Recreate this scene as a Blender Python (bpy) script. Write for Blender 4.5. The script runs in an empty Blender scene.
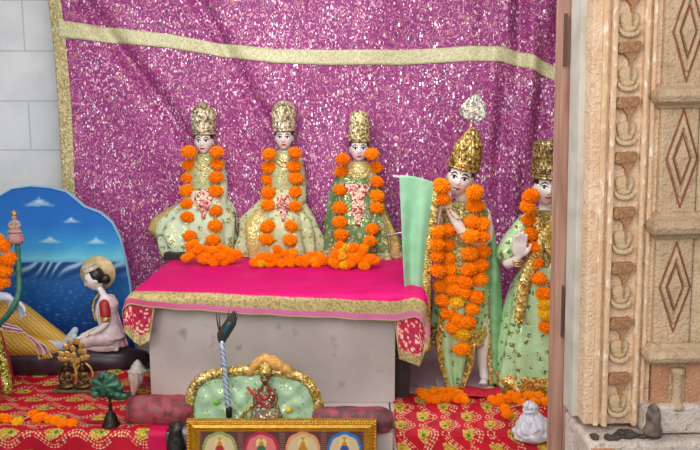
import bpy, bmesh, math, random
from mathutils import Vector, Matrix, noise
from mathutils.bvhtree import BVHTree
R = math.radians
C = bpy.context.scene.collection
SC = bpy.context.scene
rnd = random.Random(7)

# ------------------------------------------------------------------ camera, world, lights, exposure
FPX, PITCH, CAMZ = 760.0, R(8.6), 1.67
cam_d = bpy.data.cameras.new('camera'); cam = bpy.data.objects.new('camera', cam_d); C.objects.link(cam)
cam_d.sensor_width = 36; cam_d.lens = 36*FPX/700; cam_d.clip_start = .05
cam.location = (0, 0, CAMZ); cam.rotation_euler = (R(90)-PITCH, 0, 0)
SC.camera = cam
SC.view_settings.view_transform = 'Standard'; SC.view_settings.look = 'None'
SC.view_settings.gamma = 1; SC.view_settings.use_curve_mapping = False
SC.view_settings.exposure = 0.0
world = bpy.data.worlds.new('world'); SC.world = world; world.use_nodes = True
world.node_tree.nodes['Background'].inputs[0].default_value = (.93, .96, 1, 1)
world.node_tree.nodes['Background'].inputs[1].default_value = .62
def area(name, loc, target, size, energy, col=(1, 1, 1)):
    d = bpy.data.lights.new(name, 'AREA'); d.energy = energy; d.shape = 'RECTANGLE'
    d.size, d.size_y = size; d.color = col
    o = bpy.data.objects.new(name, d); C.objects.link(o); o.location = loc
    o.rotation_euler = (Vector(target)-Vector(loc)).to_track_quat('-Z', 'Y').to_euler()
    return o
area('hall_daylight', (-.6, -.2, 2.75), (-.1, 3.6, .9), (2.6, 1.6), 62, (1, .98, .95))
area('sanctum_tube_light', (-.2, 2.75, 2.62), (-.2, 3.7, .7), (1.6, .25), 26, (1, .98, 1))
area('side_daylight', (-1.5, .4, 1.9), (.9, 2.1, 1.3), (.8, 1.2), 16, (1, .9, .74))

# ------------------------------------------------------------------ helpers
cp, sp = math.cos(PITCH), math.sin(PITCH)
def ray(px, py):
    x = (px-350)/FPX; y = (225-py)/FPX
    return Vector((x, cp+y*sp, -sp+y*cp))
CAM = Vector((0, 0, CAMZ))
def P(px, py, Y):                       # point of the depth plane Y
    d = ray(px, py); return CAM+d*(Y/d.y)
def G(px, py, z):                       # point of the level z
    d = ray(px, py); return CAM+d*((z-CAMZ)/d.z)
def px_of(co):
    v = co-CAM; f = v.y*cp-v.z*sp; u = v.y*sp+v.z*cp
    return 350+FPX*v.x/f, 225-FPX*u/f
def lin(c):
    return tuple((x/12.92 if x <= .04045 else ((x+.055)/1.055)**2.4) for x in (v/255 for v in c))
def lerp(a, b, t): return a+(b-a)*t
def mixc(a, b, t): return tuple(lerp(p, q, t) for p, q in zip(a, b))
def sstep(a, b, x):
    t = max(0, min(1, (x-a)/(b-a))); return t*t*(3-2*t)
def interp(tab, x):
    if x <= tab[0][0]: return tab[0][1]
    for (a, p), (b, q) in zip(tab, tab[1:]):
        if x <= b: return lerp(p, q, (x-a)/max(1e-9, b-a))
    return tab[-1][1]

class MB:
    def __init__(s): s.v = []; s.f = []
    def add(s, vs, fs):
        n = len(s.v); s.v += [Vector(p) for p in vs]; s.f += [tuple(i+n for i in f) for f in fs]; return s
    def box(s, a, b, M=None):
        vs = [Vector((x, y, z)) for x in (a[0], b[0]) for y in (a[1], b[1]) for z in (a[2], b[2])]
        if M: vs = [M @ p for p in vs]
        return s.add(vs, [(0, 1, 3, 2), (4, 6, 7, 5), (0, 4, 5, 1), (2, 3, 7, 6), (0, 2, 6, 4), (1, 5, 7, 3)])
    def rings(s, rs, closed=True, cap=True):
        n = len(rs[0]); vs = [p for r in rs for p in r]; fs = []
        for i in range(len(rs)-1):
            for j in range(n if closed else n-1):
                k = (j+1) % n
                fs.append((i*n+j, i*n+k, (i+1)*n+k, (i+1)*n+j))
        if cap and closed:
            fs.append(tuple(range(n-1, -1, -1))); fs.append(tuple((len(rs)-1)*n+j for j in range(n)))
        return s.add(vs, fs)
    def tube(s, pts, rad, seg=12, smooth=3, flat=1.0, up=None):
        pts = [Vector(p) for p in pts]
        if not isinstance(rad, (list, tuple)): rad = [rad]*len(pts)
        if smooth > 1 and len(pts) > 2:
            q, rr = [], []
            for i in range(len(pts)-1):
                p0, p1, p2, p3 = pts[max(i-1, 0)], pts[i], pts[i+1], pts[min(i+2, len(pts)-1)]
                for k in range(smooth):
                    t = k/smooth
                    q.append(.5*((2*p1)+(p2-p0)*t+(2*p0-5*p1+4*p2-p3)*t*t+(3*p1-p0-3*p2+p3)*t**3))
                    rr.append(lerp(rad[i], rad[i+1], t))
            pts, rad = q+[pts[-1]], rr+[rad[-1]]
        t0 = (pts[1]-pts[0]).normalized(); t1 = (pts[-1]-pts[-2]).normalized()
        r0, r1 = rad[0], rad[-1]
        pts = [pts[0]-t0*r0*.95, pts[0]-t0*r0*.6]+pts+[pts[-1]+t1*r1*.6, pts[-1]+t1*r1*.95]
        rad = [r0*.25, r0*.78]+list(rad)+[r1*.78, r1*.25]
        ref = Vector(up) if up else Vector((0, 0, 1))
        if not up and abs(t0.z) > .9: ref = Vector((0, 1, 0))
        rs = []; nrm = (ref-t0*ref.dot(t0)).normalized()
        for i, p in enumerate(pts):
            t = (pts[min(i+1, len(pts)-1)]-pts[max(i-1, 0)])
            t = t.normalized() if t.length > 1e-9 else t0
            nrm = (nrm-t*nrm.dot(t)); nrm = nrm.normalized() if nrm.length > 1e-6 else t.orthogonal().normalized()
            b = t.cross(nrm)
            rs.append([p+(nrm*math.cos(a)*flat+b*math.sin(a))*rad[i] for a in (2*math.pi*k/seg for k in range(seg))])
        return s.rings(rs)
    def ell(s, c, r, M=None, seg=24, rn=16):
        c = Vector(c); rs = []
        for i in range(rn+1):
            a = math.pi*(i+.02)/(rn+.04); z = -math.cos(a); q = math.sin(a)
            ring = []
            for k in range(seg):
                t = 2*math.pi*k/seg
                p = Vector((r[0]*q*math.cos(t), r[1]*q*math.sin(t), r[2]*z))
                ring.append(c+((M @ p) if M else p))
            rs.append(ring)
        return s.rings(rs)
    def lathe(s, prof, c=(0, 0, 0), seg=32, fn=None, M=None):
        c = Vector(c); rs = []
        for (r, z) in prof:
            ring = []
            for k in range(seg):
                t = 2*math.pi*k/seg; q = r*(fn(t, z) if fn else 1)
                p = Vector((q*math.cos(t), q*math.sin(t), z)); ring.append(c+((M @ p) if M else p))
            rs.append(ring)
        return s.rings(rs)
    def prism(s, poly, y0, y1, M=None):          # poly in (x, z), extruded along y
        n = len(poly); vs = [Vector((x, y0, z)) for x, z in poly]+[Vector((x, y1, z)) for x, z in poly]
        if M: vs = [M @ p for p in vs]
        return s.add(vs, [tuple(range(n)), tuple(range(2*n-1, n-1, -1))]+[(i, i+n, (i+1) % n+n, (i+1) % n) for i in range(n)])
    def xf(s, M): s.v = [M @ p for p in s.v]; return s
    def mesh(s, name='mesh', smooth=True):
        m = bpy.data.meshes.new(name); m.from_pydata([tuple(p) for p in s.v], [], s.f); m.validate()
        bm = bmesh.new(); bm.from_mesh(m); bmesh.ops.recalc_face_normals(bm, faces=bm.faces); bm.to_mesh(m); bm.free()
        if smooth: m.polygons.foreach_set('use_smooth', [True]*len(m.polygons))
        return m
    def build(s, name, mat, parent=None, smooth=True, bevel=0, loc=None, sharp=None):
        m = s.mesh(name, smooth); o = link(name, m, mat, parent)
        if loc: o.location = loc
        if bevel:
            md = o.modifiers.new('bevel', 'BEVEL'); md.width = bevel; md.segments = 2; md.limit_method = 'ANGLE'
        if sharp: m.set_sharp_from_angle(angle=R(sharp))
        return o
def link(name, m, mat, parent=None):
    o = bpy.data.objects.new(name, m); C.objects.link(o)
    if mat: m.materials.clear(); m.materials.append(mat)
    if parent: o.parent = parent
    return o
def empty(name, loc=(0, 0, 0)):
    o = bpy.data.objects.new(name, None); C.objects.link(o); o.location = loc; o.empty_display_size = .05; return o
def tag(o, label, cat, group=None, kind=None):
    o['label'] = label; o['category'] = cat
    if group: o['group'] = group
    if kind: o['kind'] = kind
    return o
def struct(o): o['kind'] = 'structure'; return o
def fuse(mb, voxel, smooth=4):           # one continuous skin
    o = bpy.data.objects.new('tmp', mb.mesh('tmp')); C.objects.link(o)
    md = o.modifiers.new('r', 'REMESH'); md.mode = 'VOXEL'; md.voxel_size = voxel
    ms = o.modifiers.new('s', 'SMOOTH'); ms.factor = .5; ms.iterations = smooth
    dg = bpy.context.evaluated_depsgraph_get(); dg.update()
    me = bpy.data.meshes.new_from_object(o.evaluated_get(dg)); old = o.data
    bpy.data.objects.remove(o); bpy.data.meshes.remove(old)
    me.polygons.foreach_set('use_smooth', [True]*len(me.polygons))
    return me
def bvh_of(meshes):                      # [(mesh, offset)]
    vs, fs = [], []
    for m, off in meshes:
        n = len(vs); vs += [v.co+off for v in m.vertices]; fs += [tuple(i+n for i in p.vertices) for p in m.polygons]
    return BVHTree.FromPolygons(vs, fs)

# ------------------------------------------------------------------ materials
class NT:
    def __init__(s, name):
        s.m = bpy.data.materials.new(name); s.m.use_nodes = True; s.t = s.m.node_tree
        s.b = s.t.nodes['Principled BSDF']
    def n(s, typ, **kw):
        nd = s.t.nodes.new(typ)
        for k, v in kw.items():
            if k.startswith('i_'): s.set(nd.inputs[k[2:].replace('_', ' ')], v)
            elif k.startswith('x'): s.set(nd.inputs[int(k[1:])], v)
            else: setattr(nd, k, v)
        return nd
    def set(s, sock, v):
        if isinstance(v, bpy.types.NodeSocket): s.t.links.new(v, sock)
        elif isinstance(v, tuple) and len(v) == 3 and sock.type == 'RGBA': sock.default_value = (*v, 1)
        else: sock.default_value = v
    def math(s, op, a, b=0.0, c=0.0):
        nd = s.n('ShaderNodeMath', operation=op); s.set(nd.inputs[0], a); s.set(nd.inputs[1], b); s.set(nd.inputs[2], c); return nd.outputs[0]
    def mix(s, f, a, b):
        nd = s.n('ShaderNodeMix', data_type='RGBA'); s.set(nd.inputs[0], f); s.set(nd.inputs[6], a); s.set(nd.inputs[7], b); return nd.outputs[2]
    def coord(s, scale=(1, 1, 1)):
        tc = s.n('ShaderNodeTexCoord'); mp = s.n('ShaderNodeMapping'); mp.inputs['Scale'].default_value = scale
        s.t.links.new(tc.outputs['Object'], mp.inputs[0]); return mp.outputs[0]
    def noise(s, co, scale, detail=3, out=0):
        nd = s.n('ShaderNodeTexNoise'); s.t.links.new(co, nd.inputs['Vector']); nd.inputs['Scale'].default_value = scale; nd.inputs['Detail'].default_value = detail
        return nd.outputs[out]
    def vor(s, co, scale, feature='F1', rand=1.0):
        nd = s.n('ShaderNodeTexVoronoi', feature=feature); s.t.links.new(co, nd.inputs['Vector']); nd.inputs['Scale'].default_value = scale
        nd.inputs['Randomness'].default_value = rand; return nd
    def ramp(s, f, stops, const=False):
        nd = s.n('ShaderNodeValToRGB'); s.set(nd.inputs[0], f); el = nd.color_ramp.elements
        while len(el) < len(stops): el.new(.5)
        for e, (p, c) in zip(el, stops):
            e.position = p; e.color = (*c, 1) if len(c) == 3 else c
        if const: nd.color_ramp.interpolation = 'CONSTANT'
        return nd.outputs[0]
    def gt(s, a, b): return s.math('GREATER_THAN', a, b)
    def lt(s, a, b): return s.math('LESS_THAN', a, b)
    def out(s, col=None, rough=None, metal=None, bump=None, bs=.3, bd=.01, **kw):
        if col is not None: s.set(s.b.inputs['Base Color'], col)
        if rough is not None: s.set(s.b.inputs['Roughness'], rough)
        if metal is not None: s.set(s.b.inputs['Metallic'], metal)
        if bump is not None:
            nd = s.n('ShaderNodeBump'); s.t.links.new(bump, nd.inputs['Height']); nd.inputs['Strength'].default_value = bs; nd.inputs['Distance'].default_value = bd
            s.t.links.new(nd.outputs[0], s.b.inputs['Normal'])
        for k, v in kw.items(): s.set(s.b.inputs[k.replace('_', ' ')], v)
        return s.m
def plain(name, a, b=None, rough=.6, metal=0.0, scale=40, bs=.2, bd=.004, detail=4, **kw):
    t = NT(name); co = t.coord(); f = t.noise(co, scale, detail)
    f2 = t.ramp(f, [(.35, (0, 0, 0)), (.65, (1, 1, 1))])
    return t.out(t.mix(f2, lin(a), lin(b or a)), rough, metal, f, bs, bd, **kw)

def curtain_mat():
    t = NT('sequined_magenta_brocade'); co = t.coord()
    nz = t.noise(co, 34, 2, 1)
    wob = t.n('ShaderNodeVectorMath', operation='SCALE'); t.t.links.new(nz, wob.inputs[0]); wob.inputs['Scale'].default_value = .026
    ad = t.n('ShaderNodeVectorMath', operation='ADD'); t.t.links.new(co, ad.inputs[0]); t.t.links.new(wob.outputs[0], ad.inputs[1])
    mp = t.n('ShaderNodeMapping'); mp.inputs['Scale'].default_value = (1, .15, .66); t.t.links.new(ad.outputs[0], mp.inputs[0]); w = mp.outputs[0]
    v = t.vor(w, 25); d = v.outputs['Distance']
    rings = t.math('SINE', t.math('MULTIPLY', d, 24.0))
    brk = t.noise(co, 48, 2)
    swirl = t.math('MULTIPLY', t.gt(rings, .50), t.gt(brk, .47))
    base = t.mix(t.noise(co, 7, 4), lin((146, 38, 116)), lin((180, 74, 152)))
    base = t.mix(t.gt(t.noise(co, 150, 1), .54), base, lin((112, 24, 96)))
    tone = t.mix(t.noise(co, 22, 1), lin((196, 120, 164)), lin((212, 160, 156)))
    col = t.mix(t.math('MULTIPLY', swirl, .8), base, tone)
    cc = t.n('ShaderNodeSeparateColor'); t.t.links.new(v.outputs['Color'], cc.inputs[0])
    eye = t.lt(d, .20)
    dark = t.math('MULTIPLY', eye, t.gt(cc.outputs[0], .66)); gold = t.math('MULTIPLY', eye, t.lt(cc.outputs[0], .34))
    col = t.mix(t.math('MULTIPLY', dark, .8), col, lin((76, 64, 104))); col = t.mix(t.math('MULTIPLY', gold, .7), col, lin((190, 136, 108)))
    mp2 = t.n('ShaderNodeMapping'); mp2.inputs['Scale'].default_value = (1, .1, .55); t.t.links.new(co, mp2.inputs[0])
    clus = t.ramp(t.noise(co, 6, 3), [(.38, (.03,)*3), (.66, (.24,)*3)])
    ons = []; vec = None
    for scl, th in ((74, .8), (125, 1.3)):
        sq = t.vor(mp2.outputs[0], scl); sc = t.n('ShaderNodeSeparateColor'); t.t.links.new(sq.outputs['Color'], sc.inputs[0])
        on = t.math('MULTIPLY', t.lt(sc.outputs[0], t.math('MULTIPLY', clus, th)), t.lt(sq.outputs['Distance'], .40)); ons.append(on)
        col = t.mix(on, col, t.mix(sc.outputs[1], lin((255, 246, 252)), lin((240, 196, 226))))
        vec = vec or sq.outputs['Color']
    on = t.math('MAXIMUM', ons[0], ons[1])
    shiny = t.math('MAXIMUM', on, t.math('MULTIPLY', swirl, .5))
    nm = t.n('ShaderNodeVectorMath', operation='SUBTRACT'); t.t.links.new(vec, nm.inputs[0]); nm.inputs[1].default_value = (.5, .5, .5)
    ns = t.n('ShaderNodeVectorMath', operation='SCALE'); t.t.links.new(nm.outputs[0], ns.inputs[0]); t.set(ns.inputs['Scale'], t.math('MULTIPLY', on, .5))
    ge = t.n('ShaderNodeNewGeometry')
    na = t.n('ShaderNodeVectorMath', operation='ADD'); t.t.links.new(ge.outputs['Normal'], na.inputs[0]); t.t.links.new(ns.outputs[0], na.inputs[1])
    nn = t.n('ShaderNodeVectorMath', operation='NORMALIZE'); t.t.links.new(na.outputs[0], nn.inputs[0])
    t.t.links.new(nn.outputs[0], t.b.inputs['Normal'])
    return t.out(col, t.math('SUBTRACT', .6, t.math('MULTIPLY', shiny, .3)), t.math('MULTIPLY', shiny, .2))
def robe_mat(name, base, base2, leaf, gold=(190, 160, 90), scale=34, cover=.30, seq=.22, sheen=.25, bumps=.25):
    t = NT(name); co = t.coord(); nz = t.noise(co, 40, 2, 1)
    wob = t.n('ShaderNodeVectorMath', operation='SCALE'); t.t.links.new(nz, wob.inputs[0]); wob.inputs['Scale'].default_value = .02
    ad = t.n('ShaderNodeVectorMath', operation='ADD'); t.t.links.new(co, ad.inputs[0]); t.t.links.new(wob.outputs[0], ad.inputs[1])
    v = t.vor(ad.outputs[0], scale); d = v.outputs['Distance']
    n1 = t.noise(co, 12, 3); col = t.mix(n1, lin(base), lin(base2))
    lf = t.math('MULTIPLY', t.lt(d, cover), t.gt(t.noise(co, 90, 1), .45))
    col = t.mix(lf, col, lin(leaf))
    rim = t.math('MULTIPLY', t.lt(t.math('ABSOLUTE', t.math('SUBTRACT', d, cover+.05)), .045), t.gt(t.noise(co, 60, 1), .5))
    s = t.vor(co, 105); sc = t.n('ShaderNodeSeparateColor'); t.t.links.new(s.outputs['Color'], sc.inputs[0])
    sq = t.math('MULTIPLY', t.lt(sc.outputs[0], seq), t.lt(s.outputs['Distance'], .45))
    g = t.math('MAXIMUM', rim, sq)
    col = t.mix(g, col, t.mix(sc.outputs[1], lin(gold), lin((244, 236, 190))))
    return t.out(col, t.math('SUBTRACT', .55, t.math('MULTIPLY', g, .2)), t.math('MULTIPLY', g, .5), n1, bumps, .02)
def tinsel_mat(name, a, b, dark, scale=120, metal=.75, bs=.8, hi=(252, 240, 190)):
    t = NT(name); co = t.coord(); v = t.vor(co, scale); sc = t.n('ShaderNodeSeparateColor'); t.t.links.new(v.outputs['Color'], sc.inputs[0])
    col = t.ramp(sc.outputs[0], [(0, lin(dark)), (.28, lin(a)), (.62, lin(b)), (.88, lin(hi))], True)
    return t.out(col, .34 if metal > .3 else .5, metal, v.outputs['Distance'], bs, .006)
def attr_mat(name, rough=.55, spec=.4):
    t = NT(name); a = t.n('ShaderNodeVertexColor', layer_name='Col')
    co = t.coord(); n1 = t.noise(co, 60, 3)
    return t.out(a.outputs['Color'], rough, t.math('MULTIPLY', a.outputs['Alpha'], .6), n1, .15, .006, Specular_IOR_Level=spec)

M_marble = plain('white_marble_skin', (238, 230, 226), (226, 214, 210), .28, scale=20, bs=.02)
M_curtain = curtain_mat()
M_tape = tinsel_mat('pale_gold_tape', (206, 204, 160), (214, 216, 174), (190, 184, 140), 170, .02, .12, (226, 228, 190))
M_tape2 = tinsel_mat('dull_gold_border', (182, 168, 118), (204, 194, 146), (156, 140, 96), 130, .1, .3, (222, 212, 168))
M_gold = tinsel_mat('gold_tinsel', (200, 164, 70), (224, 194, 104), (150, 114, 44), 110, .4, .5)
M_goldplain = plain('gold_metal', (206, 168, 84), (168, 128, 52), .32, .9, 60)
M_crowns = [tinsel_mat('crown_silver_gilt', (186, 176, 140), (216, 208, 172), (122, 108, 74), 90, .35, .4, (244, 240, 214)),
            tinsel_mat('crown_pale_gilt', (196, 188, 150), (224, 216, 180), (130, 116, 80), 90, .35, .4, (246, 242, 220)),
            tinsel_mat('crown_bright_gilt', (204, 190, 132), (228, 216, 166), (122, 102, 56), 90, .35, .4, (250, 244, 206)),
            tinsel_mat('crown_deep_gilt', (170, 138, 66), (200, 170, 94), (98, 74, 32), 95, .5, .4, (236, 214, 140)),
            tinsel_mat('crown_dark_gilt', (128, 104, 60), (164, 136, 86), (70, 54, 28), 95, .5, .4, (212, 190, 136))]
M_silver = tinsel_mat('chased_silver', (190, 186, 176), (214, 210, 200), (140, 134, 124), 110, .5, .5)
M_orange = plain('marigold_petals', (255, 152, 4), (252, 136, 0), .8, 0, 160, bs=.4, Specular_IOR_Level=.15)
M_orange2 = plain('marigold_petals_deep', (254, 142, 0), (248, 124, 0), .8, 0, 160, bs=.4, Specular_IOR_Level=.15)
M_yellow = plain('yellow_marigold_petals', (246, 196, 14), (232, 172, 10), .7, 0, 160, bs=.4)
M_string = plain('cotton_string', (210, 190, 150), rough=.9)
M_black = plain('black_paint', (18, 16, 18), (30, 26, 28), .5)
M_hair = plain('black_painted_hair', (16, 14, 16), (34, 28, 30), .4, scale=90)
M_red = plain('red_paint', (178, 34, 40), (150, 24, 34), .45)
M_sclera = plain('white_paint', (246, 244, 240), rough=.3)
M_pearl = tinsel_mat('pink_bead_work', (222, 168, 156), (240, 206, 192), (176, 48, 48), 95, .15)
M_slab = None

# ------------------------------------------------------------------ levels of the place
YS = 3.37
TT = P(300, 289, YS).z                  # top of the pink cloth
ZP = P(270, 403, YS).z                  # top of the platform
YC, YW = 4.33, 4.52                     # curtain, back wall
def paint(mesh, fn):
    a = mesh.color_attributes.new('Col', 'FLOAT_COLOR', 'POINT')
    for i, v in enumerate(mesh.vertices): a.data[i].color = fn(i, v.co)
def sheet(name, pos, nu, nv, mat, parent=None, col=None, thick=0):
    mb = MB(); mb.rings([[pos(i/nu, j/nv) for i in range(nu+1)] for j in range(nv+1)], closed=False)
    m = bpy.data.meshes.new(name); m.from_pydata([tuple(p) for p in mb.v], [], mb.f)
    m.polygons.foreach_set('use_smooth', [True]*len(m.polygons))
    o = link(name, m, mat, parent)
    if col: paint(m, lambda i, co: col((i % (nu+1))/nu, (i//(nu+1))/nv))
    if thick:
        md = o.modifiers.new('thickness', 'SOLIDIFY'); md.thickness = thick; md.offset = 0
    return o

# ------------------------------------------------------------------ setting
def tile_mat():
    t = NT('pale_marble_tiles'); tc = t.n('ShaderNodeTexCoord')
    sx = t.n('ShaderNodeSeparateXYZ'); t.t.links.new(tc.outputs['Object'], sx.inputs[0])
    cb = t.n('ShaderNodeCombineXYZ'); t.t.links.new(sx.outputs['X'], cb.inputs[0]); t.set(cb.inputs[1], t.math('ADD', sx.outputs['Z'], TILE0))
    b = t.n('ShaderNodeTexBrick', offset=.5); t.t.links.new(cb.outputs[0], b.inputs['Vector'])
    b.inputs['Scale'].default_value = 1; b.inputs['Brick Width'].default_value = .42; b.inputs['Row Height'].default_value = .287; b.inputs['Mortar Size'].default_value = .004
    b.inputs['Color1'].default_value = (*lin((236, 240, 243)), 1); b.inputs['Color2'].default_value = (*lin((228, 234, 238)), 1); b.inputs['Mortar'].default_value = (*lin((186, 194, 198)), 1)
    co = t.coord(); n1 = t.ramp(t.noise(co, 5, 6), [(.42, (0, 0, 0)), (.75, (1, 1, 1))])
    return t.out(t.mix(t.math('MULTIPLY', n1, .5), b.outputs[0], lin((192, 200, 206))), .35)
TILE0 = (-(P(20, 51, YW).z)) % .287
M_tile = tile_mat()
M_plaster = plain('cream_plaster', (214, 200, 178), (202, 186, 160), .8, scale=6)
M_floor = plain('grey_stone_floor', (120, 116, 112), (100, 96, 92), .6, scale=8)
struct(MB().box((-2.7, YW, 0), (2.0, YW+.12, 3.1)).build('wall_back', M_tile, smooth=False))
struct(MB().box((-2.82, 1.6, 0), (-2.7, YW+.12, 3.1)).build('wall_left', M_tile, smooth=False))
struct(MB().box((2.0, 2.3, 0), (2.12, YW+.12, 3.1)).build('wall_right', M_plaster, smooth=False))
struct(MB().box((-2.82, 2.2, 3.1), (2.12, YW+.12, 3.2)).build('ceiling', M_plaster, smooth=False))
struct(MB().box((-2.82, -1.5, -.1), (2.6, YW+.12, 0)).build('floor', M_floor, smooth=False))

# ------------------------------------------------------------------ curtain
XL = P(62, 120, YC).x
def cy(x, z):
    r = sstep(.62, .95, x)
    y = YC+.012*math.sin(x*9+z*5)+.010*math.sin(x*5-z*7+1)
    y += .06*math.exp(-((x+1.28+(2.0-z)*-.72)/.06)**2)*sstep(1.1, 1.6, z)*1.2
    y += .05*math.exp(-((x+.72+(2.05-z)*-.55)/.05)**2)*sstep(1.25, 1.7, z)
    y -= .022*math.exp(-((x-.1+(2.05-z)*.25)/.12)**2)
    y += r*.032*math.sin(x*30+2.2*math.sin(z*1.8))+r*.012*math.sin(x*57+z*2)
    return y
Zc0, Zc1 = .4, 2.35
tree_bottom = None
def edge_x(z): return XL+.012*math.sin(z*4)+(z-1.5)*-.045
cur = empty('sequined_curtain', (0, YC, Zc0))
tag(cur, 'magenta sequined brocade curtain with pale gold bands hanging behind the statues', 'curtain')
o0 = Vector((0, YC, Zc0))
def cpos(u, v, off=0.0):
    z = lerp(Zc0, Zc1, v); x = lerp(edge_x(z), 1.6, u); return Vector((x, cy(x, z)-off, z))-o0
sheet('drape', lambda u, v: cpos(u, v), 420, 160, M_curtain, cur, thick=.004)
sheet('side_border', lambda u, v: (lambda z: Vector((edge_x(z)-.012+u*.072, cy(edge_x(z)+u*.06, z)-.007, z))-o0)(lerp(Zc0, Zc1, v)), 8, 120, M_tape2, cur, thick=.004)
tape_top = [(58, 20), (114, 28), (170, 34), (218, 43), (274, 49), (330, 50), (400, 50), (472, 46), (500, 47), (528, 54), (558, 67), (620, 90)]
tape_h = [(58, 17), (120, 15), (210, 13), (330, 15), (470, 15), (530, 15), (620, 14)]
def tpos(u, v):
    px = lerp(58, 620, u); py = interp(tape_top, px)+v*interp(tape_h, px)
    p = P(px, py, YC); return Vector((p.x, cy(p.x, p.z)-.008, p.z))-o0
sheet('cross_band', tpos, 200, 6, M_tape, cur, thick=.004)

# ------------------------------------------------------------------ platforms, slab and table
def slab_mat():
    t = NT('grey_white_marble'); co = t.coord(); n1 = t.noise(co, 3.5, 5); n2 = t.noise(co, 16, 5)
    col = t.mix(t.ramp(n1, [(.35, (0, 0, 0)), (.7, (1, 1, 1))]), lin((206, 194, 190)), lin((182, 170, 168)))
    spots = t.ramp(n2, [(.62, (0, 0, 0)), (.74, (1, 1, 1))])
    col = t.mix(t.math('MULTIPLY', spots, .6), col, lin((132, 126, 132)))
    return t.out(col, .3)
M_slab = slab_mat()
XR = P(395, 380, YS).x; XLs = P(150.5, 380, YS).x
YPF = G(270, 433, ZP).y; XPL = P(393, 440, YPF).x
o = MB().box((-2.6, YPF, 0), (XPL, YW-.005, ZP)).build('marble_platform', M_slab, smooth=False, bevel=.006)
tag(o, 'grey marble platform carrying the table and the reclining figure', 'platform')
o = MB().box((XPL+.005, YS-.08, 0), (1.95, YW-.005, ZP)).build('side_plinth', M_slab, smooth=False, bevel=.006)
tag(o, 'grey marble plinth under the two standing statues at right', 'plinth')
ZST = P(530, 439, YS-.2).z
o = MB().box((XPL+.005, YPF-.25, 0), (1.95, YS-.085, ZST)).build('low_step', M_slab, smooth=False, bevel=.006)
tag(o, 'low marble step in front of right plinth, under red cloth', 'step')
tb = empty('altar_table', ((XLs+XR)/2, YS+.3, ZP)); tl = tb.location.copy()
tag(tb, 'low table with a grey marble front slab, under the pink cloth', 'table')
XTL, XTR, YTF, YTB = P(137, 285, YS).x, P(418, 296, YS).x, YS-.05, 4.2
ZB = TT-.016
MB().box(Vector((XLs, YS, ZP))-tl, Vector((XR, YS+.04, ZB-.03))-tl).build('front_slab', M_slab, tb, False, .003)
M_dkwood_shade = plain('dark_wood_and_shade', (46, 34, 32), (34, 26, 26), .7)
MB().box(Vector((XLs+.02, YS+.045, ZP))-tl, Vector((XTR-.03, YTB-.02, ZB-.03))-tl).build('table_body_shade_fill', M_dkwood_shade, tb, False, .003)  # body widened to the right, its dark colour standing in for shade under the table
MB().box(Vector((XTL, YTF, ZB-.028))-tl, Vector((XTR, YTB, ZB))-tl).build('table_top', M_dkwood_shade, tb, False, .004)

def drape(a, b, over, lift, wave):        # position of cloth point: a along x from table centre, b along y from the back
    pass
def cloth_pos(x, b, lift, seed=0.0):
    # x: unrolled x; b: unrolled distance in front of the table's front edge (negative = on the top)
    ax = max(0, XTL-x) or -max(0, x-XTR)
    ox = max(0, XTL-x, x-XTR); sgn = -1 if x < XTL else 1
    bx = min(max(x, XTL), XTR); ob = max(0, b); by = YTF-max(0, b)*0+(-min(b, 0))
    r = math.hypot(ox, ob)
    wob = .006*math.sin(x*23+seed)+.004*math.sin(x*41+seed*2)+.003*math.sin(b*30)
    if r < 1e-6: return Vector((bx, by, ZB+.004+lift+.002*math.sin(x*13+b*17+seed)))
    rr = .022+lift
    ang = min(r/rr, math.pi/2); drop = rr*(1-math.cos(ang))+max(0, r-rr*math.pi/2); outw = rr*math.sin(ang)
    flare = .10*max(0, r-.03)
    ux, ub = ox/r, ob/r
    corner = 4*(ux*ub)**2
    outw += flare*(1+1.1*corner)+wob*min(1, r/.04)
    return Vector((bx+sgn*ux*outw, by-ub*outw, ZB+.004+lift-drop))
def tcloth(name, parent, xl, xr, bf, lift, mat, colfn, b0=-.86, seed=0.0, nu=420, nv=240, org=Vector()):
    def bmax(x): return interp(bf, x)
    def pos(u, v):
        x = lerp(xl, xr, u); b = lerp(b0, bmax(x), v); return cloth_pos(x, b, lift, seed)-org
    def col(u, v):
        x = lerp(xl, xr, u); bm_ = bmax(x); b = lerp(b0, bm_, v)
        return colfn(x, b, min(bm_-b, x-xl, xr-x), bm_-b)
    return sheet(name, pos, nu, nv, mat, parent, col, thick=.003)
PINK, DPINK = lin((230, 0, 122)), lin((205, 0, 104)); GOLDC, GOLDD = lin((196, 178, 122)), lin((150, 124, 84)); LIN = lin((206, 112, 158)); BROC = lin((190, 16, 62))
def speck(x, y, s, k=0): return noise.cell(Vector((x*s+k, y*s, k*3.1)))
def pinkcol(x, b, e, eb):
    if e < .006: return (*GOLDC, .4)
    if e < .030: return (*mixc(LIN, BROC, .55*sstep(-.6, -.95, x)), 0)
    if e < .088: return (*mixc(GOLDC, GOLDD, .8*(speck(x, b, 190) > .25)), .35)
    return (*mixc(PINK, DPINK, .5+.5*noise.noise(Vector((x*9, b*9, 0)))), 0)
def broccol(x, b, e, eb):
    if e < .045: return (*mixc(GOLDC, GOLDD, .9*(speck(x, b, 160, 2) > .0)), .4)
    s = speck(x, b, 110, 5)
    if s > .55: return (*lin((240, 190, 170)), .5)
    if s < -.5: return (*lin((150, 10, 60)), 0)
    return (*BROC, 0)
M_pcloth = attr_mat('pink_cloth_with_gold_border', .62, .25); M_broc = attr_mat('red_brocade', .5)
c0 = empty('brocade_underlay', (0, YTF, ZB)); tag(c0, 'red brocade cloth with gold hem, hanging at the table ends under the pink cloth', 'tablecloth')
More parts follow.
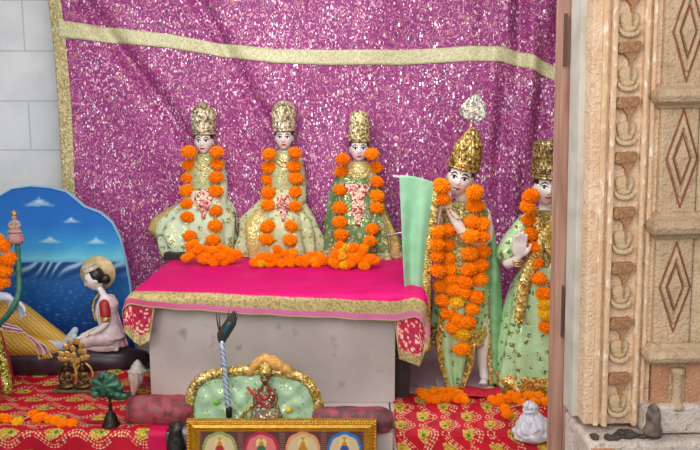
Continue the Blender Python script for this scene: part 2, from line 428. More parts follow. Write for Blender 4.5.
tcloth('brocade_panel', c0, XTL-.15, XTR+.16, [(XTL-.15, .10), (XTL-.05, .20), (XTL+.03, .24), (XTL+.07, .22), (XTL+.10, .05), (XTR-.12, .05), (XTR-.09, .30), (XTR, .33), (XTR+.08, .29), (XTR+.16, .18)], .001, M_broc, broccol, seed=.5, org=Vector((0, YTF, ZB)))
c1 = empty('pink_tablecloth', (0, YTF, ZB)); tag(c1, 'hot pink tablecloth with a wide gold border, spread under the three seated statues', 'tablecloth')
tcloth('cloth', c1, XTL-.125, XTR+.15, [(XTL-.15, .04), (XTL, .065), (XTL+.08, .078), (-.4, .112), (XTR-.1, .140), (XTR-.02, .12), (XTR+.2, .20)], .008, M_pcloth, pinkcol, seed=.5, org=Vector((0, YTF, ZB)))

# ------------------------------------------------------------------ figures
def head(mb, w, M, ears=True):            # face looks along -y of M
    bm = bmesh.new(); bmesh.ops.create_icosphere(bm, subdivisions=5, radius=1)
    g = lambda a, s: math.exp(-(a/s)**2)
    vs = []
    for v in bm.verts:
        x, y, z = v.co; X, Y, Z = x*.5, y*.56, z*.70
        if z < .1: q = (.1-z); X *= 1-.34*q**1.6; Y *= 1-.12*q**2
        if y < 0:
            nz = (.15 if -.24 < Z < .14 else 0); 
            Y -= .13*g(X, .065)*(sstep(.16, -.16, Z)*sstep(-.25, -.17, Z))
            Y += .05*g(abs(X)-.19, .10)*g(Z-.07, .085)
            Y -= .022*g(Z-.17, .05)*g(abs(X)-.18, .16)
            Y -= .045*g(X, .12)*g(Z+.345, .055); Y -= .05*g(X, .14)*g(Z+.56, .10)
            Y += .02*g(X, .10)*g(Z+.43, .03)
        vs.append(M @ Vector((X*w, Y*w, Z*w)))
    mb.add(vs, [tuple(l.index for l in f.verts) for f in bm.faces]); bm.free()
    if ears:
        for s in (-1, 1): mb.ell(M @ Vector((s*.49*w, .06*w, -.03*w)), (.05*w, .11*w, .17*w), M.to_3x3())
def decal(bvh, M, w, pts, off):           # grid of (x,z) in head widths, laid on the skin
    rows = []
    for row in pts:
        r = []
        for (x, z) in row:
            o_ = M @ Vector((x*w, -2*w, z*w)); d = (M.to_3x3() @ Vector((0, 1, 0))).normalized()
            h = bvh.ray_cast(o_, d)
            p = h[0] if h[0] else M @ Vector((x*w, -.4*w, z*w)); r.append(p-d*off)
        rows.append(r)
    return rows
def ellpatch(cx, cz, rx, rz, n=24, rn=5, shape=None):
    rows = []
    for i in range(rn+1):
        q = max(i/rn, .03); row = []
        for k in range(n+1):
            a = 2*math.pi*k/n; x = rx*q*math.cos(a); z = rz*q*math.sin(a)
            if shape: x, z = shape(x, z)
            row.append((cx+x, cz+z))
        rows.append(row)
    return rows
def strip(pts, th):                        # tapering stroke
    n = len(pts); rows = [[], [], []]
    for i, (x, z) in enumerate(pts):
        t = th*(.35+.65*math.sin(math.pi*min(1, (i+.4)/(n))))
        for j, s in enumerate((-1, 0, 1)): rows[j].append((x, z+s*t/2))
    return rows
def face(parent, bvh, M, w, off=Vector(), tilak=True, q=1.0):
    k = w
    def put(name, rows, mat, o_, par=parent):
        r = decal(bvh, M, w, rows, o_*w); mb = MB(); mb.rings([[p-off for p in q] for q in r], closed=False)
        return mb.build(name, mat, par)
    for s in (-1, 1):
        alm = lambda x, z: (x, z*(1-.75*(abs(x)/(.135*q))**2)+.012*s*x/.135)
        e = put('eye', ellpatch(s*.205, .055, .135*q, .072*q, shape=alm), M_sclera, .012)
        put('pupil', ellpatch(s*.205, .055, .054*q, .054*q), M_black, .02, e)
        arc = [(s*.205+.15*q*math.cos(a), .055+.075*q*math.sin(a)) for a in (math.pi*(1-i/10) for i in range(11))]
        put('eyelid_line', strip(arc, .05*q*q), M_black, .022, e)
        br = [(s*(.06+.31*t), .185+.07*math.sin(math.pi*min(1, t*1.15))-.02*t) for t in (i/10 for i in range(11))]
        put('eyebrow', strip(br, .062*q*q), M_black, .012)
    lipr = [(x, -.345+.014*abs(x/.13)-.006*math.cos(x*30)) for x in (-.13+.26*i/12 for i in range(13))]
    put('lips', strip(lipr, .075), M_red, .012)
    if tilak: put('forehead_mark', strip([(-.018+.036*i/6, .27) for i in range(7)], .15), M_red, .014)
def hair(parent, M, w, off=Vector(), low=-.35):
    mb = MB(); head(mb, w*1.07, M @ Matrix.Translation((0, .03*w, .02*w)), False)
    inv = M.inverted(); keep = []
    for f in mb.f:
        c = sum((mb.v[i] for i in f), Vector())/len(f); l = (inv @ c)/w
        if (l.y > -.02 and l.z > low) or l.z > .36+.25*0 or (l.z > .16 and abs(l.x) > .40): keep.append(f)
    mb.f = keep; mb.v = [p-off for p in mb.v]
    return mb.build('hair', M_hair, parent)
def hand(mb, wrist, dirv, nrm, L, curl=.25, side=1):     # dirv towards fingers, nrm out of the palm
    d = Vector(dirv).normalized(); n = Vector(nrm); n = (n-d*n.dot(d)).normalized(); s = d.cross(n)*side
    w0 = Vector(wrist); pl = L*.5
    for q in (-1, -.33, .33, 1): mb.tube([w0, w0+d*pl*.5+s*q*L*.13, w0+d*pl+s*q*L*.17], [L*.10, L*.11, L*.095], 8, 2)
    for q, ln in ((-1, .40), (-.33, .50), (.33, .46), (1, .36)):
        b = w0+d*pl*.95+s*q*L*.18; b1 = b+d*L*ln*.45+n*L*curl*.12+s*q*L*.02; b2 = b1+d*L*ln*.35+n*L*curl*.3; b3 = b2+d*L*ln*.22*(1-curl*.5)+n*L*curl*.3
        mb.tube([b, b1, b2, b3], [L*.078, L*.072, L*.066, L*.05], 8, 2)
    t0 = w0+d*L*.14-s*L*.16; t1 = t0+d*L*.18-s*L*.17+n*L*.06; t2 = t1+d*L*.22-s*L*.04+n*L*.06
    mb.tube([w0+d*L*.08, t0, t1, t2], [L*.09, L*.09, L*.075, L*.055], 8, 2)
def crown(parent, M, w, hgt, prof, mat, n=14, front=.0):  # prof: (radius in w, height fraction)
    seg, rn = 112, 60; rs = []
    for i in range(rn+1):
        t = i/rn; r = interp([(b, a) for a, b in prof], t)*w; ring = []
        for k in range(seg):
            a = 2*math.pi*k/seg
            e = 1+.045*math.cos(n*a)*math.cos(t*19)+.03*math.cos(n*2*a+t*22)
            if t < .12: e = 1.05+.02*math.cos(n*2*a)
            e = lerp(e, 1, sstep(.85, 1, t))
            fr = max(0, -math.sin(a))**6*front
            ring.append(M @ Vector((r*e*math.cos(a), r*e*math.sin(a)*1.04-fr*w*.1, hgt*(t+fr*.10*t))))
        rs.append(ring)
    mb = MB().rings(rs); c = mb.build('crown', mat, parent)
    b = MB(); ri = prof[0][0]*w
    for zz, q in ((.02, .055), (.15, .04)):
        rr = interp([(y, x) for x, y in prof], zz)*w*1.07
        ring = [Vector((rr*math.cos(a), rr*1.04*math.sin(a), hgt*zz)) for a in (2*math.pi*k/48 for k in range(49))]
        b.tube([M @ p for p in ring], q*w, 8, 1)
    b.build('crown_band', mat, c)
    gm = MB(); gm.ell(M @ Vector((0, -prof[0][0]*w*1.12, hgt*.10)), (.07*w, .04*w, .09*w)); gm.build('crown_jewel', M_red, c)
    return c
def robe(name, parent, rows, mat, folds=18, amp=.05, seed=0., nz=70, nt=200, sq=2.3, thick=.004, u0=0., u1=1., v0=0., v1=1., off=0.):
    # rows: (z, cx, cy, left, right, depth)
    def pos(u, v):
        u = lerp(u0, u1, u); v = lerp(v0, v1, v); z = lerp(rows[0][0], rows[-1][0], v)
        g = [interp([(r[0], r[i]) for r in rows], z) for i in range(1, 6)]
        a = 2*math.pi*u; ca, sa = math.cos(a), math.sin(a)
        x = math.copysign(abs(ca)**(2/sq), ca); y = math.copysign(abs(sa)**(2/sq), sa)
        f = 1+amp*(1-v)*(math.sin(folds*a+seed+2*math.sin(3*a+seed))*.7+.5*math.sin(folds*.53*a+seed*2))+amp*.3*math.sin(a*7+v*9+seed)
        return Vector((g[0]+((g[3] if x > 0 else g[2])*f+off)*x, g[1]+(g[4]*f+off)*y, z))
    return sheet(name, pos, nt, nz, mat, parent, thick=thick)

# marigolds -------------------------------------------------------------
def marigold_mesh(seed, mat):
    bm = bmesh.new(); bmesh.ops.create_icosphere(bm, subdivisions=5, radius=1)
    off = Vector((seed*3.7, seed*1.3, seed*2.1))
    for v in bm.verts:
        p = v.co.copy(); d, _ = noise.voronoi(p*3.6+off); q = (d[1]-d[0])
        d2, _ = noise.voronoi(p*6.5+off*2)
        r = .76+.30*min(1, q*1.9)+.12*(d2[1]-d2[0])+.06*noise.noise(p*2+off)
        v.co = Vector((p.x*r, p.y*r, p.z*r*.80))
    m = bpy.data.meshes.new('marigold'); bm.to_mesh(m); bm.free(); m.materials.append(mat)
    m.polygons.foreach_set('use_smooth', [False]*len(m.polygons)); return m
MG = [marigold_mesh(i, (M_orange, M_orange2)[i % 2]) for i in range(4)]; MGY = [marigold_mesh(9, M_yellow)]
def flower(parent, loc, r, yellow=False):
    o = bpy.data.objects.new('yellow_marigold' if yellow else 'marigold', MGY[0] if yellow else rnd.choice(MG)); C.objects.link(o)
    o.parent = parent; o.location = loc; q = r*rnd.uniform(1.10, 1.28); o.scale = (q, q, q)
    o.rotation_euler = (rnd.uniform(-.35, .35), rnd.uniform(-.35, .35), rnd.uniform(0, 6.28)); return o
def garland(label, strands, cat='garland', group=None, name='marigold_garland'):
    # strands: lists of (world point, radius, yellow)
    allp = [p for s in strands for p, r, y in s]; base = Vector((sum(p.x for p in allp)/len(allp), sum(p.y for p in allp)/len(allp), min(p.z for p in allp)))
    g = empty(name, base); tag(g, label, cat, group)
    for s in strands:
        if len(s) > 1: MB().tube([p-base for p, r, y in s], .0022, 6, 2).build('string', M_string, g)
        for p, r, y in s: flower(g, p-base, r, y)
    return g
def onto(bvh, px, py, r, fallY, sink=.55):     # where the sight line meets the statue, a flower in front of it
    d = ray(px, py).normalized(); h = bvh.ray_cast(CAM, d) if bvh else (None,)
    p = h[0] if h[0] and abs(h[0].y-fallY) < .5 else P(px, py, fallY)
    return p-d*r*sink
def heap(n, px0, px1, top, bot, z, r, seed=1, ybias=.5):
    rr = random.Random(seed); out = []
    for i in range(n):
        px = lerp(px0, px1, (i+.5)/n)+rr.uniform(-3, 3)
        lay = rr.random(); t = interp(top, px); lev = lerp(bot, t, lay**1.3)
        g = G(px, bot-1, z); y = g.y+lay*.03+rr.uniform(0, .02)
        p = P(px, lev-4, y); p.z = max(p.z, z+r*.7); out.append((p, r*rr.uniform(.85, 1.1), rr.random() < .07))
    return out

# ------------------------------------------------------------------ three seated statues
def seated(cx, by, crown_top, hx, face_c, w_px, rows, robemat, crownmat, crownprof, crown_h, label, blouse, sleeve, trims=(), tilt=0, shx=14.5, chest=None, nfold=9, seed=0., amp=.15):
    O = G(cx, by-4, TT-.002); O = Vector((O.x, O.y+.14, TT-.002)); by = px_of(O)[1]
    k = P(cx+1, by-60, O.y).x-P(cx, by-60, O.y).x; kz = (P(cx, crown_top, O.y).z-O.z)/(by-crown_top)
    hp_ = P(hx, face_c, O.y); S = Matrix.Diagonal((k, k, kz, 1)); Hz = (hp_.z-O.z)/kz+1; hdx = (hp_.x-O.x)/k
    root = empty('seated_statue', O); tag(root, label, 'statue', 'seated deity statues on the pink cloth')
    mb = MB()
    mb.ell((0, 2, 14), (20, 14, 13))
    sh = Hz-22; arms = []
    mb.rings([[Vector((cxx+a*math.cos(t), 1+b*math.sin(t), z)) for t in (2*math.pi*i/28 for i in range(28))] for z, a, b, cxx in
              ((8, 16, 11, 0), (30, 15, 11, 0), (sh*.55, 12, 9, hdx*.4), (sh*.85, shx*.80, 10, hdx*.7), (sh, shx*.88, 8, hdx*.8), (sh+5, shx*.5, 6, hdx*.9), (sh+8, 5.5, 5.5, hdx), (Hz-4, 5.2, 5.5, hdx))])
    for s in (-1, 1):
        mb.tube([(s*9, 0, 11), (s*18, -6, 10), (s*23, -10, 8)], [9, 7.5, 6], 12, 3)
        mb.tube([(s*23, -10, 8), (s*8, -14, 6), (-s*6, -14, 5)], [6, 5, 4], 12, 3)
        mb.tube([(-s*6, -14, 5), (-s*12, -14, 4)], [4, 3], 10, 1)
        sx = hdx*.8+s*shx*.85
        arm = [(sx, 1, sh-1), (sx+s*3, 2, sh*.78), (sx+s*3, -5, sh*.58), (hdx*.5+s*8, -17, sh*.52)]; arms.append(arm)
        mb.tube(arm, [5, 4.4, 4, 3], 12, 3)
        hand(mb, arm[-1], (-s*.8, -.3, .5), (0, -.6, 1), 13, .3, s)
    w = w_px
    Mh = Matrix.Translation((hdx, -3, Hz)) @ Matrix.Rotation(R(tilt), 4, 'Y')
    head(mb, w, Mh)
    mb.xf(S); me = fuse(mb, .0042, 3); body = link('body', me, M_marble, root)
    bv = bvh_of([(me, Vector())]); MS = S @ Mh
    wk = w*k; M2 = Matrix.Translation(S @ Vector((hdx, -3, Hz))) @ Matrix.Rotation(R(tilt), 4, 'Y')
    face(root, bv, M2, wk); hair(root, M2, wk)
    M3 = M2 @ Matrix.Translation((0, .02*wk, .40*wk))
    crown(root, M3, wk, crown_h*kz, crownprof, crownmat, front=.5)
    rb = robe('robe', root, [(r[0]*kz, r[1]*k, r[2]*k, r[3]*k, r[4]*k, r[5]*k) for r in rows], robemat, nfold, amp, seed)
    bl = robe('blouse', root, [(z*kz, x*k, y*k, a*k, b*k, d*k) for z, x, y, a, b, d in
              ((sh*.45, hdx*.4, 1, 16, 16, 13), (sh*.68, hdx*.6, 1, shx, shx, 14), (sh*.9, hdx*.75, 1, shx+2, shx+2, 13), (sh+2, hdx*.8, 1, shx+1, shx+1, 11), (sh+7, hdx*.9, 1, shx*.62, shx*.62, 9), (sh+10, hdx, 0, 7.5, 7.5, 8.5))], blouse, 7, .03, seed+1, 40, 120)
    bl2 = [(rb.data, O), (bl.data, O), (me, O)]
    bvw = bvh_of(bl2)
    for arm in arms:
        mb = MB(); mb.tube(arm[:3], [6.6, 6.2, 6.6], 14, 5); mb.xf(S); mb.build('sleeve', sleeve, root)
        a_, b_ = Vector(arm[2]), Vector(arm[3]); q_ = a_.lerp(b_, .62); mb = MB(); d_ = (b_-a_).normalized()
        mb.tube([q_-d_*1.2, q_+d_*1.2], 4.6, 14, 1); mb.xf(S); mb.build('bracelet', M_crowns[1], root)
    rz = [(r[0]*kz, r[1]*k, r[2]*k, r[3]*k, r[4]*k, r[5]*k) for r in rows]
    robe('gold_hem', root, rz, M_tape2, nfold, amp, seed, 8, 240, v0=0, v1=.085, off=.004)
    for (ua, ub) in trims: robe('gold_panel', root, rz, M_goldcloth, nfold, amp, seed, 60, 24, u0=ua, u1=ub, v1=.72, off=.004)
    # beadwork on the chest
    if chest:
        x0, x1, y0, y1, shape = chest
        def fpos(u, v):
            py = lerp(y0, y1, v); c = (x0+x1)/2; hw = (x1-x0)/2*shape(v)
            p = onto(bvw, c+hw*(u*2-1), py, .001, O.y-.06, 0); d = ray(c, py).normalized()
            return p-d*(.010+.006*math.cos(math.pi*(u-.5)))-O
        sheet('breast_ornament', fpos, 20, 26, M_pearl, root, thick=.006)
    for j, q in enumerate((1.0, 1.5)):
        pts = []
        for i in range(13):
            a = math.pi*(i/12); px = hx+math.cos(a)*w_px*.42*q; py = face_c+w_px*.80+math.sin(a)*w_px*.42*q*1.2
            pts.append(onto(bvw, px, py, .004, O.y-.05, .8)-O)
        MB().tube(pts, .0035, 8, 2).build('necklace', M_gold, root)
    return root, O, bvw
MINT = robe_mat('mint_cream_robe_cloth', (212, 230, 200), (178, 206, 172), (116, 134, 72), (190, 160, 80), 20, .34, .16)
PALE = robe_mat('pale_gold_green_robe_cloth', (208, 216, 176), (180, 196, 146), (140, 146, 80), (200, 172, 92), 30, .3, .26)
GREEN = robe_mat('green_robe_cloth', (112, 148, 90), (78, 112, 68), (150, 180, 120), (206, 180, 96), 30, .3, .2)
BL1 = robe_mat('mint_blouse_cloth', (190, 206, 152), (150, 168, 112), (160, 132, 62), (206, 180, 96), 55, .36, .4)
BL2 = robe_mat('gold_blouse_cloth', (200, 184, 120), (168, 160, 96), (216, 210, 160), (216, 188, 90), 60, .3, .4)
dia = lambda v: (.35+.65*math.sin(math.pi*min(1, v*1.1+.1)))*(1-.6*v*v)
vee = lambda v: (1-.85*v)*(.8+.2*math.cos(v*9))
cp1 = [(.56, 0), (.60, .12), (.60, .3), (.66, .55), (.60, .75), (.38, .92), (.06, 1)]
cp3 = [(.52, 0), (.54, .12), (.50, .4), (.51, .7), (.46, .85), (.40, .95), (.06, 1)]
M_goldcloth = robe_mat('gold_brocade_cloth', (206, 186, 104), (180, 156, 78), (226, 220, 160), (224, 196, 96), 60, .3, .4)
s1 = seated(203.5, 261, 108, 204.5, 142.5, 18.5, [(0, -3, -2, 39, 31, 30), (13, -3, -2, 47, 32, 30), (24, -3, -2, 53, 31, 27), (34, -2, -1, 49, 31, 25), (44, -1, 0, 36, 27, 20), (53, 0, 0, 23, 21, 17), (64, 0, 1, 19, 19, 15)], MINT, M_crowns[0], cp1, 30,
            'seated white statue in mint robe and silver-gold crown, at left end of pink cloth', BL1, MINT, ((.46, .57), (.93, .98)), chest=(194, 213, 189, 219, dia), seed=.4)
s2 = seated(281, 262, 105, 284.5, 139, 18, [(0, 0, -2, 40, 39, 30), (10, 0, -2, 42, 40, 30), (24, 0, -2, 41, 36, 28), (36, 0, -1, 41, 32, 25), (46, 0, 0, 31, 25, 20), (55, 0, 0, 21, 20, 17), (66, 0, 1, 19, 19, 15)], PALE, M_crowns[1], cp1, 30,
            'seated white statue in pale gold-green robe in the middle of pink cloth', BL1, PALE, ((.44, .50), (.62, .67)), chest=(276, 291, 195, 221, dia), seed=1.7)
s3 = seated(361, 264, 112, 359, 150, 19, [(0, 0, -2, 32, 38, 28), (16, 0, -2, 32, 37, 28), (36, -2, -2, 32, 32, 25), (54, -3, 0, 28, 25, 20), (68, -3, 0, 25, 21, 17), (80, -3, 1, 21, 19, 15)], GREEN, M_crowns[2], cp3, 30,
            'seated white statue in green robe at right end of pink cloth', BL2, GREEN, ((.87, .92),), shx=16, chest=(344, 372, 184, 226, vee), seed=2.9)
def strand(bv, pts, r, Y, ylw=()): return [(onto(bv, x, y, r, Y), r, i in ylw) for i, (x, y) in enumerate(pts)]
def sq(pts, r): return pts
for (root, O, bv), L_, R_, hp, lab in (
    (s1, [(189, 152), (189, 165), (188, 178), (187, 191), (187, 204), (187, 217), (190, 236)], [(217, 152), (217, 164), (216, 177), (216, 191), (216, 211), (215, 226), (213, 240)],
     (34, 186, 238, [(186, 251), (196, 246), (212, 250), (240, 258)], 267), 'orange marigold garland on the leftmost seated statue, piled at its base'),
    (s2, [(269, 154), (269, 167), (268, 180), (268, 193), (268, 205), (268, 226), (267, 239)], [(295, 153), (294, 166), (296, 178), (295, 192), (295, 206), (291, 226), (290, 240)],
     (40, 254, 326, [(254, 258), (275, 247), (290, 253), (300, 257), (326, 257)], 268), 'orange marigold garland on the middle seated statue, piled at its base'),
    (s3, [(343, 159), (342, 171), (340, 190), (340, 208), (340, 222), (341, 235)], [(372, 154), (375, 168), (377, 182), (377, 196), (377, 208), (372, 229), (370, 241)],
     (34, 331, 373, [(330, 254), (346, 244), (360, 250), (374, 254)], 270), 'orange marigold garland on the green-robed seated statue, piled at its base')):
    r = .0345
    garland(lab, [strand(bv, L_, r, O.y-.1), strand(bv, R_, r, O.y-.1), heap(*hp[:5], TT, .024, int(hp[1]))], group='garlands on the seated statues')
# thin silver rod between the green statue and the mint shawl
a, b = P(366, 240, s3[1].y-.09), P(404, 232, s3[1].y-.16)
tag(MB().tube([a, b], .006, 10, 1).build('silver_rod', plain('silver_metal', (196, 192, 188), (160, 156, 152), .3, .8)), 'thin silver rod beside the green-robed seated statue, near mint shawl', 'rod')
o = MB().box(Vector((P(164, 260, s1[1].y-.22).x, s1[1].y-.23, TT-.003)), Vector((P(184, 260, s1[1].y-.22).x, s1[1].y-.17, TT+.035))).build('black_block', M_black, bevel=.004, smooth=False)
tag(o, 'small black block on pink cloth under left seated statue', 'block')

# ------------------------------------------------------------------ standing flute player
MINTC = plain('mint_plain_cloth', (160, 214, 172), (140, 198, 158), .6, scale=14, bs=.3, bd=.01)
GRN2 = robe_mat('leaf_green_brocade', (190, 224, 176), (156, 204, 150), (76, 124, 62), (206, 190, 116), 25, .35, .24)
TUNIC = robe_mat('gold_green_tunic', (150, 136, 64), (112, 110, 56), (186, 196, 130), (218, 188, 90), 45, .3, .35)
def flute_statue():
    cx, by = 457, 387
    O = G(cx, by, ZP); O = Vector((P(460, 250, O.y).x, O.y, ZP)); k = P(461, 250, O.y).x-O.x; kz = (P(cx, 130, O.y).z-O.z)/(by-130)
    S = Matrix.Diagonal((k, k, kz, 1))
    def U(px, py, y=0):
        p = P(px, py, O.y+y*k)-O; return Vector((p.x/k, y, p.z/kz))
    root = empty('standing_statue', O); tag(root, 'standing white statue with tilted gold crown and silver crest, playing a flute', 'statue')
    bz = 5
    MB().box(Vector((-22, -16, 0)), Vector((36, 18, bz))).xf(S).build('statue_base', M_slab, root, False, .004)
    mb = MB()
    mb.rings([[U(x, y)+Vector((a*math.cos(t), b*math.sin(t), 0)) for t in (2*math.pi*i/28 for i in range(28))] for y, x, a, b in
              ((300, 463, 20, 13), (285, 464, 21, 14), (262, 462, 17, 12), (245, 463, 17, 11), (225, 465, 21, 13), (212, 465, 22, 11), (205, 464, 14, 9), (201, 463, 7, 7), (186, 461, 6.5, 7))])
    # legs, the image-right one crossed behind
    mb.tube([U(453, 296, 0), U(452, 335, -3), U(456, 375, -1), U(457, 382, -2)], [11, 9, 5.5, 5], 14, 3)
    mb.tube([U(474, 296, 0), U(481, 335, -4), U(483, 366, -2), U(485, 378, -4)], [11, 9, 5.5, 5], 14, 3)
    for fx, tox in ((457, 452), (485, 483)):
        mb.tube([U(fx, 381, 0), U((fx+tox)/2, 382, -8), U(tox, 382.5, -15)], [5, 4.6, 3.2], 12, 2)
        for i in range(5): mb.tube([U(tox-3+i*1.6, 382.5, -14), U(tox-3.4+i*1.7, 383, -18.5+abs(i-1)*.6)], [1.3, 1.1], 8, 1)
    # arms to the flute at image left
    mb.tube([U(447, 211, -1), U(434, 228, -6), U(436, 222, -12), U(440, 200, -16)], [6, 5, 4.4, 3.4], 14, 3)
    mb.tube([U(484, 213, -1), U(487, 238, -9), U(468, 238, -17), U(455, 219, -19), U(446, 201, -18)], [6.5, 6, 5.6, 4.8, 3.8], 14, 3)
    hand(mb, U(447, 202, -19), (-.35, -.1, 1), (0, .5, .6), 16, .55, 1)
    hand(mb, U(440, 200, -16), (-.5, .0, 1), (0, -.5, .6), 16, .55, -1)
    w = 26; Mh = Matrix.Translation(U(460.5, 178, -5)) @ Matrix.Rotation(R(13), 4, 'Y') @ Matrix.Rotation(R(-14), 4, 'Z') @ Matrix.Rotation(R(6), 4, 'X')
    head(mb, w, Mh); mb.xf(S); me = fuse(mb, .0046, 3); link('body', me, M_marble, root)
    M2 = Matrix.Translation(S @ U(460.5, 178, -5)) @ Mh.to_3x3().to_4x4(); wk = w*k
    face(root, bvh_of([(me, Vector())]), M2, wk); hair(root, M2, wk)
    cM = M2 @ Matrix.Rotation(R(2), 4, 'Y') @ Matrix.Translation((0, .03*wk, .38*wk))
    c = crown(root, cM, wk, 40*kz, [(.54, 0), (.56, .12), (.55, .25), (.53, .45), (.46, .62), (.36, .74), (.31, .8), (.22, .9), (.05, 1)], M_crowns[3], 16, .3)
    # crest: chased silver fan on a stalk
    q = P(474, 107, O.y+.0)-O; st = P(470, 131, O.y)-O
    MB().tube([st, q+Vector((-.004, 0, -.03))], .005, 8, 1).build('crest_stalk', M_silver, c)
    cr = MB(); rs = []
    for i in range(13):
        t = i/12; ring = []
        for s_ in (-1, 1):
            for j in range(15):
                a = (j/14-.5)*2*s_; hw = .064*math.sin(math.pi*min(1, max(.02, t))**.60)**.75
                ring.append(q+Vector((a*hw*(1+.05*math.sin(t*40)), s_*-.006*(1+.6*math.sin(a*14+t*9)), -.052+.118*t-.016*abs(a)*(1-t))) )
        rs.append(ring)
    cr.rings(rs).xf(Matrix.Translation(q) @ Matrix.Rotation(R(8), 4, 'Y') @ Matrix.Translation(-q)).build('crest', M_silver, c)
    f = lambda rows: [(max(.004, U(x, y).z*kz), U(x, y).x*k, yy*k, a*k, b*k, d*k) for y, x, yy, a, b, d in rows]
    tu = robe('tunic', root, f([(292, 463, 0, 25, 24, 17), (268, 463, 0, 22, 21, 16), (246, 463, 0, 21, 20, 15), (226, 464, 0, 24, 24, 16), (212, 464, 0, 25, 25, 14), (205, 464, 0, 18, 18, 12), (200, 463, 0, 10, 10, 10)]), TUNIC, 8, .03, 1., 50, 160)
    dh = robe('dhoti', root, f([(338, 459, 0, 29, 27, 19), (318, 459, 0, 30, 28, 20), (295, 461, 0, 27, 27, 19), (276, 463, 0, 24, 24, 18)]), GRN2, 10, .05, .3, 40, 180)
    robe('gold_hem', root, f([(342, 459, 0, 30, 28, 20), (336, 459, 0, 31, 29, 21), (326, 459, 0, 31, 29, 21), (323, 459, 0, 30, 28, 20.3)]), M_gold, 10, .04, .3, 12, 180)
    # hanging front pleat
    def pl(u, v):
        py = lerp(305, 388, v); hw = interp([(305, 14), (340, 18), (365, 15), (388, 7)], py); x = 456+hw*(u*2-1)
        p = U(x, py, -21.5+3*math.cos(u*14)*(.4+.6*v)-1.5*math.cos((u-.5)*3)); p.z = max(p.z, 1); return S @ p
    sheet('front_pleat', pl, 40, 50, GRN2, root, thick=.004)
    for s_ in (-1, 1):
        def ed(u, v, s_=s_):
            py = lerp(308, 390, v); hw = interp([(305, 14), (340, 18), (365, 15), (390, 6)], py); x = 456+s_*(hw-1+3*(u-.5)*2)
            p = U(x, py, -23-1*math.cos(u*6)+2*math.cos(.5+s_*.5)*v); p.z = max(p.z, .6); return S @ p
        sheet('pleat_border', ed, 6, 50, M_gold, root, thick=.006)
    # shawl falling at image right, with gold edge
    def shw(u, v):
        py = lerp(200, 384, v); xo = interp([(200, 484), (230, 494), (270, 500), (330, 503), (384, 504)], py); xi = interp([(200, 474), (230, 483), (270, 486), (330, 489), (384, 492)], py)
        x = lerp(xi, xo, u); return S @ U(x, py, -9+4*math.sin(u*5+v*3)+8*u)
    sheet('side_shawl', shw, 24, 80, plain('side_mint_cloth', (146, 200, 150), (118, 178, 126), .55, scale=20), root, thick=.005)
    def shb(u, v):
        p = shw(0, v); return p+S @ Vector((-1+4*(u-.5), -2.4, 0))
    sheet('shawl_border', shb, 6, 80, M_gold, root, thick=.005)
    for j, q_ in enumerate((1.0, 1.5, 2.0)):
        pts = []; bt = bvh_of([(tu.data, O), (me, O)])
        for i in range(15):
            a = math.pi*i/14; pts.append(onto(bt, 462+math.cos(a)*10*q_**.6, 198+math.sin(a)*10*q_*1.1, .004, O.y-.06, .8)-O)
        MB().tube(pts, .0038, 8, 2).build('necklace', M_gold, root)
    for px_, py_, yy, rr_ in ((449, 207, -18.5, 5.2), (463, 231, -18, 6.2)):
        ring = [S @ (U(px_, py_, yy)+Vector((rr_*math.cos(a)*.9, rr_*math.sin(a)*.9, rr_*.55*math.cos(a)))) for a in (2*math.pi*i/24 for i in range(25))]
        MB().tube(ring, .004, 8, 1).build('bangle', M_gold, root)
    bv = bvh_of([(tu.data, O), (dh.data, O), (me, O)])
    return root, O, bv, S, U
k1 = flute_statue(); KO = k1[1]
# flute and the shawl hung over it
fa, fb = P(455, 190, KO.y-.115), P(394, 176, KO.y-.13)
tag(MB().tube([fa, fb], .0065, 12, 1).build('flute', M_silver), 'thin flute held sideways by standing statue under mint shawl', 'flute')
ms = empty('mint_shawl', P(415, 300, KO.y-.14)); mo = ms.location.copy(); tag(ms, 'plain mint green shawl with gold border hanging from the flute', 'shawl')
def mpos(u, v):
    xl = interp([(0, 399), (.5, 403), (1, 409)], v); xr = interp([(0, 437), (.35, 428), (.6, 424), (1, 424)], v)
    px = lerp(xl, xr, u); top = lerp(175.5, 184, u*u); py = lerp(top, 352, max(0, v-.03)/.97)
    fy = KO.y-.13+.015*u
    y = fy-.012-.01*math.sin(u*9+1+v)*sstep(0, .3, v)-.008*math.sin(u*4-v*5)
    if v < .03: y = fy+.012; py = top+6*(1-v/.03)
    p = P(px, py, y); p.z = max(p.z, ZP+.01); return p-mo
sheet('shawl_cloth', mpos, 50, 100, MINTC, ms, thick=.004)
def mbord(u, v):
    a = mpos(1, v); w = interp([(0, .028), (.3, .036), (1, .04)], v); return a+Vector(((u-.35)*w*1.2, -.006+.004*math.cos(u*6), .004))
sheet('gold_border', mbord, 8, 100, M_gold, ms, thick=.005)
kz = lambda ox, oy, f, pts: [(ox+x/f, oy+y/f) for x, y in pts]
KL = kz(390, 80, 2.815, [(145, 298), (148, 335), (133, 428), (160, 425)])+kz(390, 230, 2.647, [(122, 38), (150, 40), (122, 68), (152, 74), (125, 107), (157, 103), (135, 148), (162, 130), (140, 188), (168, 158), (152, 220), (175, 233), (165, 258)])
KR = kz(390, 80, 2.815, [(238, 316), (240, 353), (233, 400), (258, 405), (228, 440), (258, 440)])+kz(390, 230, 2.647, [(212, 62), (243, 55), (210, 104), (238, 92), (200, 138), (237, 130), (196, 166), (228, 178), (218, 208), (208, 243)])
KC = kz(390, 230, 2.647, [(177, 190), (190, 245), (190, 275), (190, 315)])
garland('double marigold garland hanging to a point on the flute-playing standing statue', [strand(k1[2], KL, .034, KO.y-.1), strand(k1[2], KR, .034, KO.y-.1), strand(k1[2], KC, .035, KO.y-.11, (0, 2))], group='garlands on the standing statues')

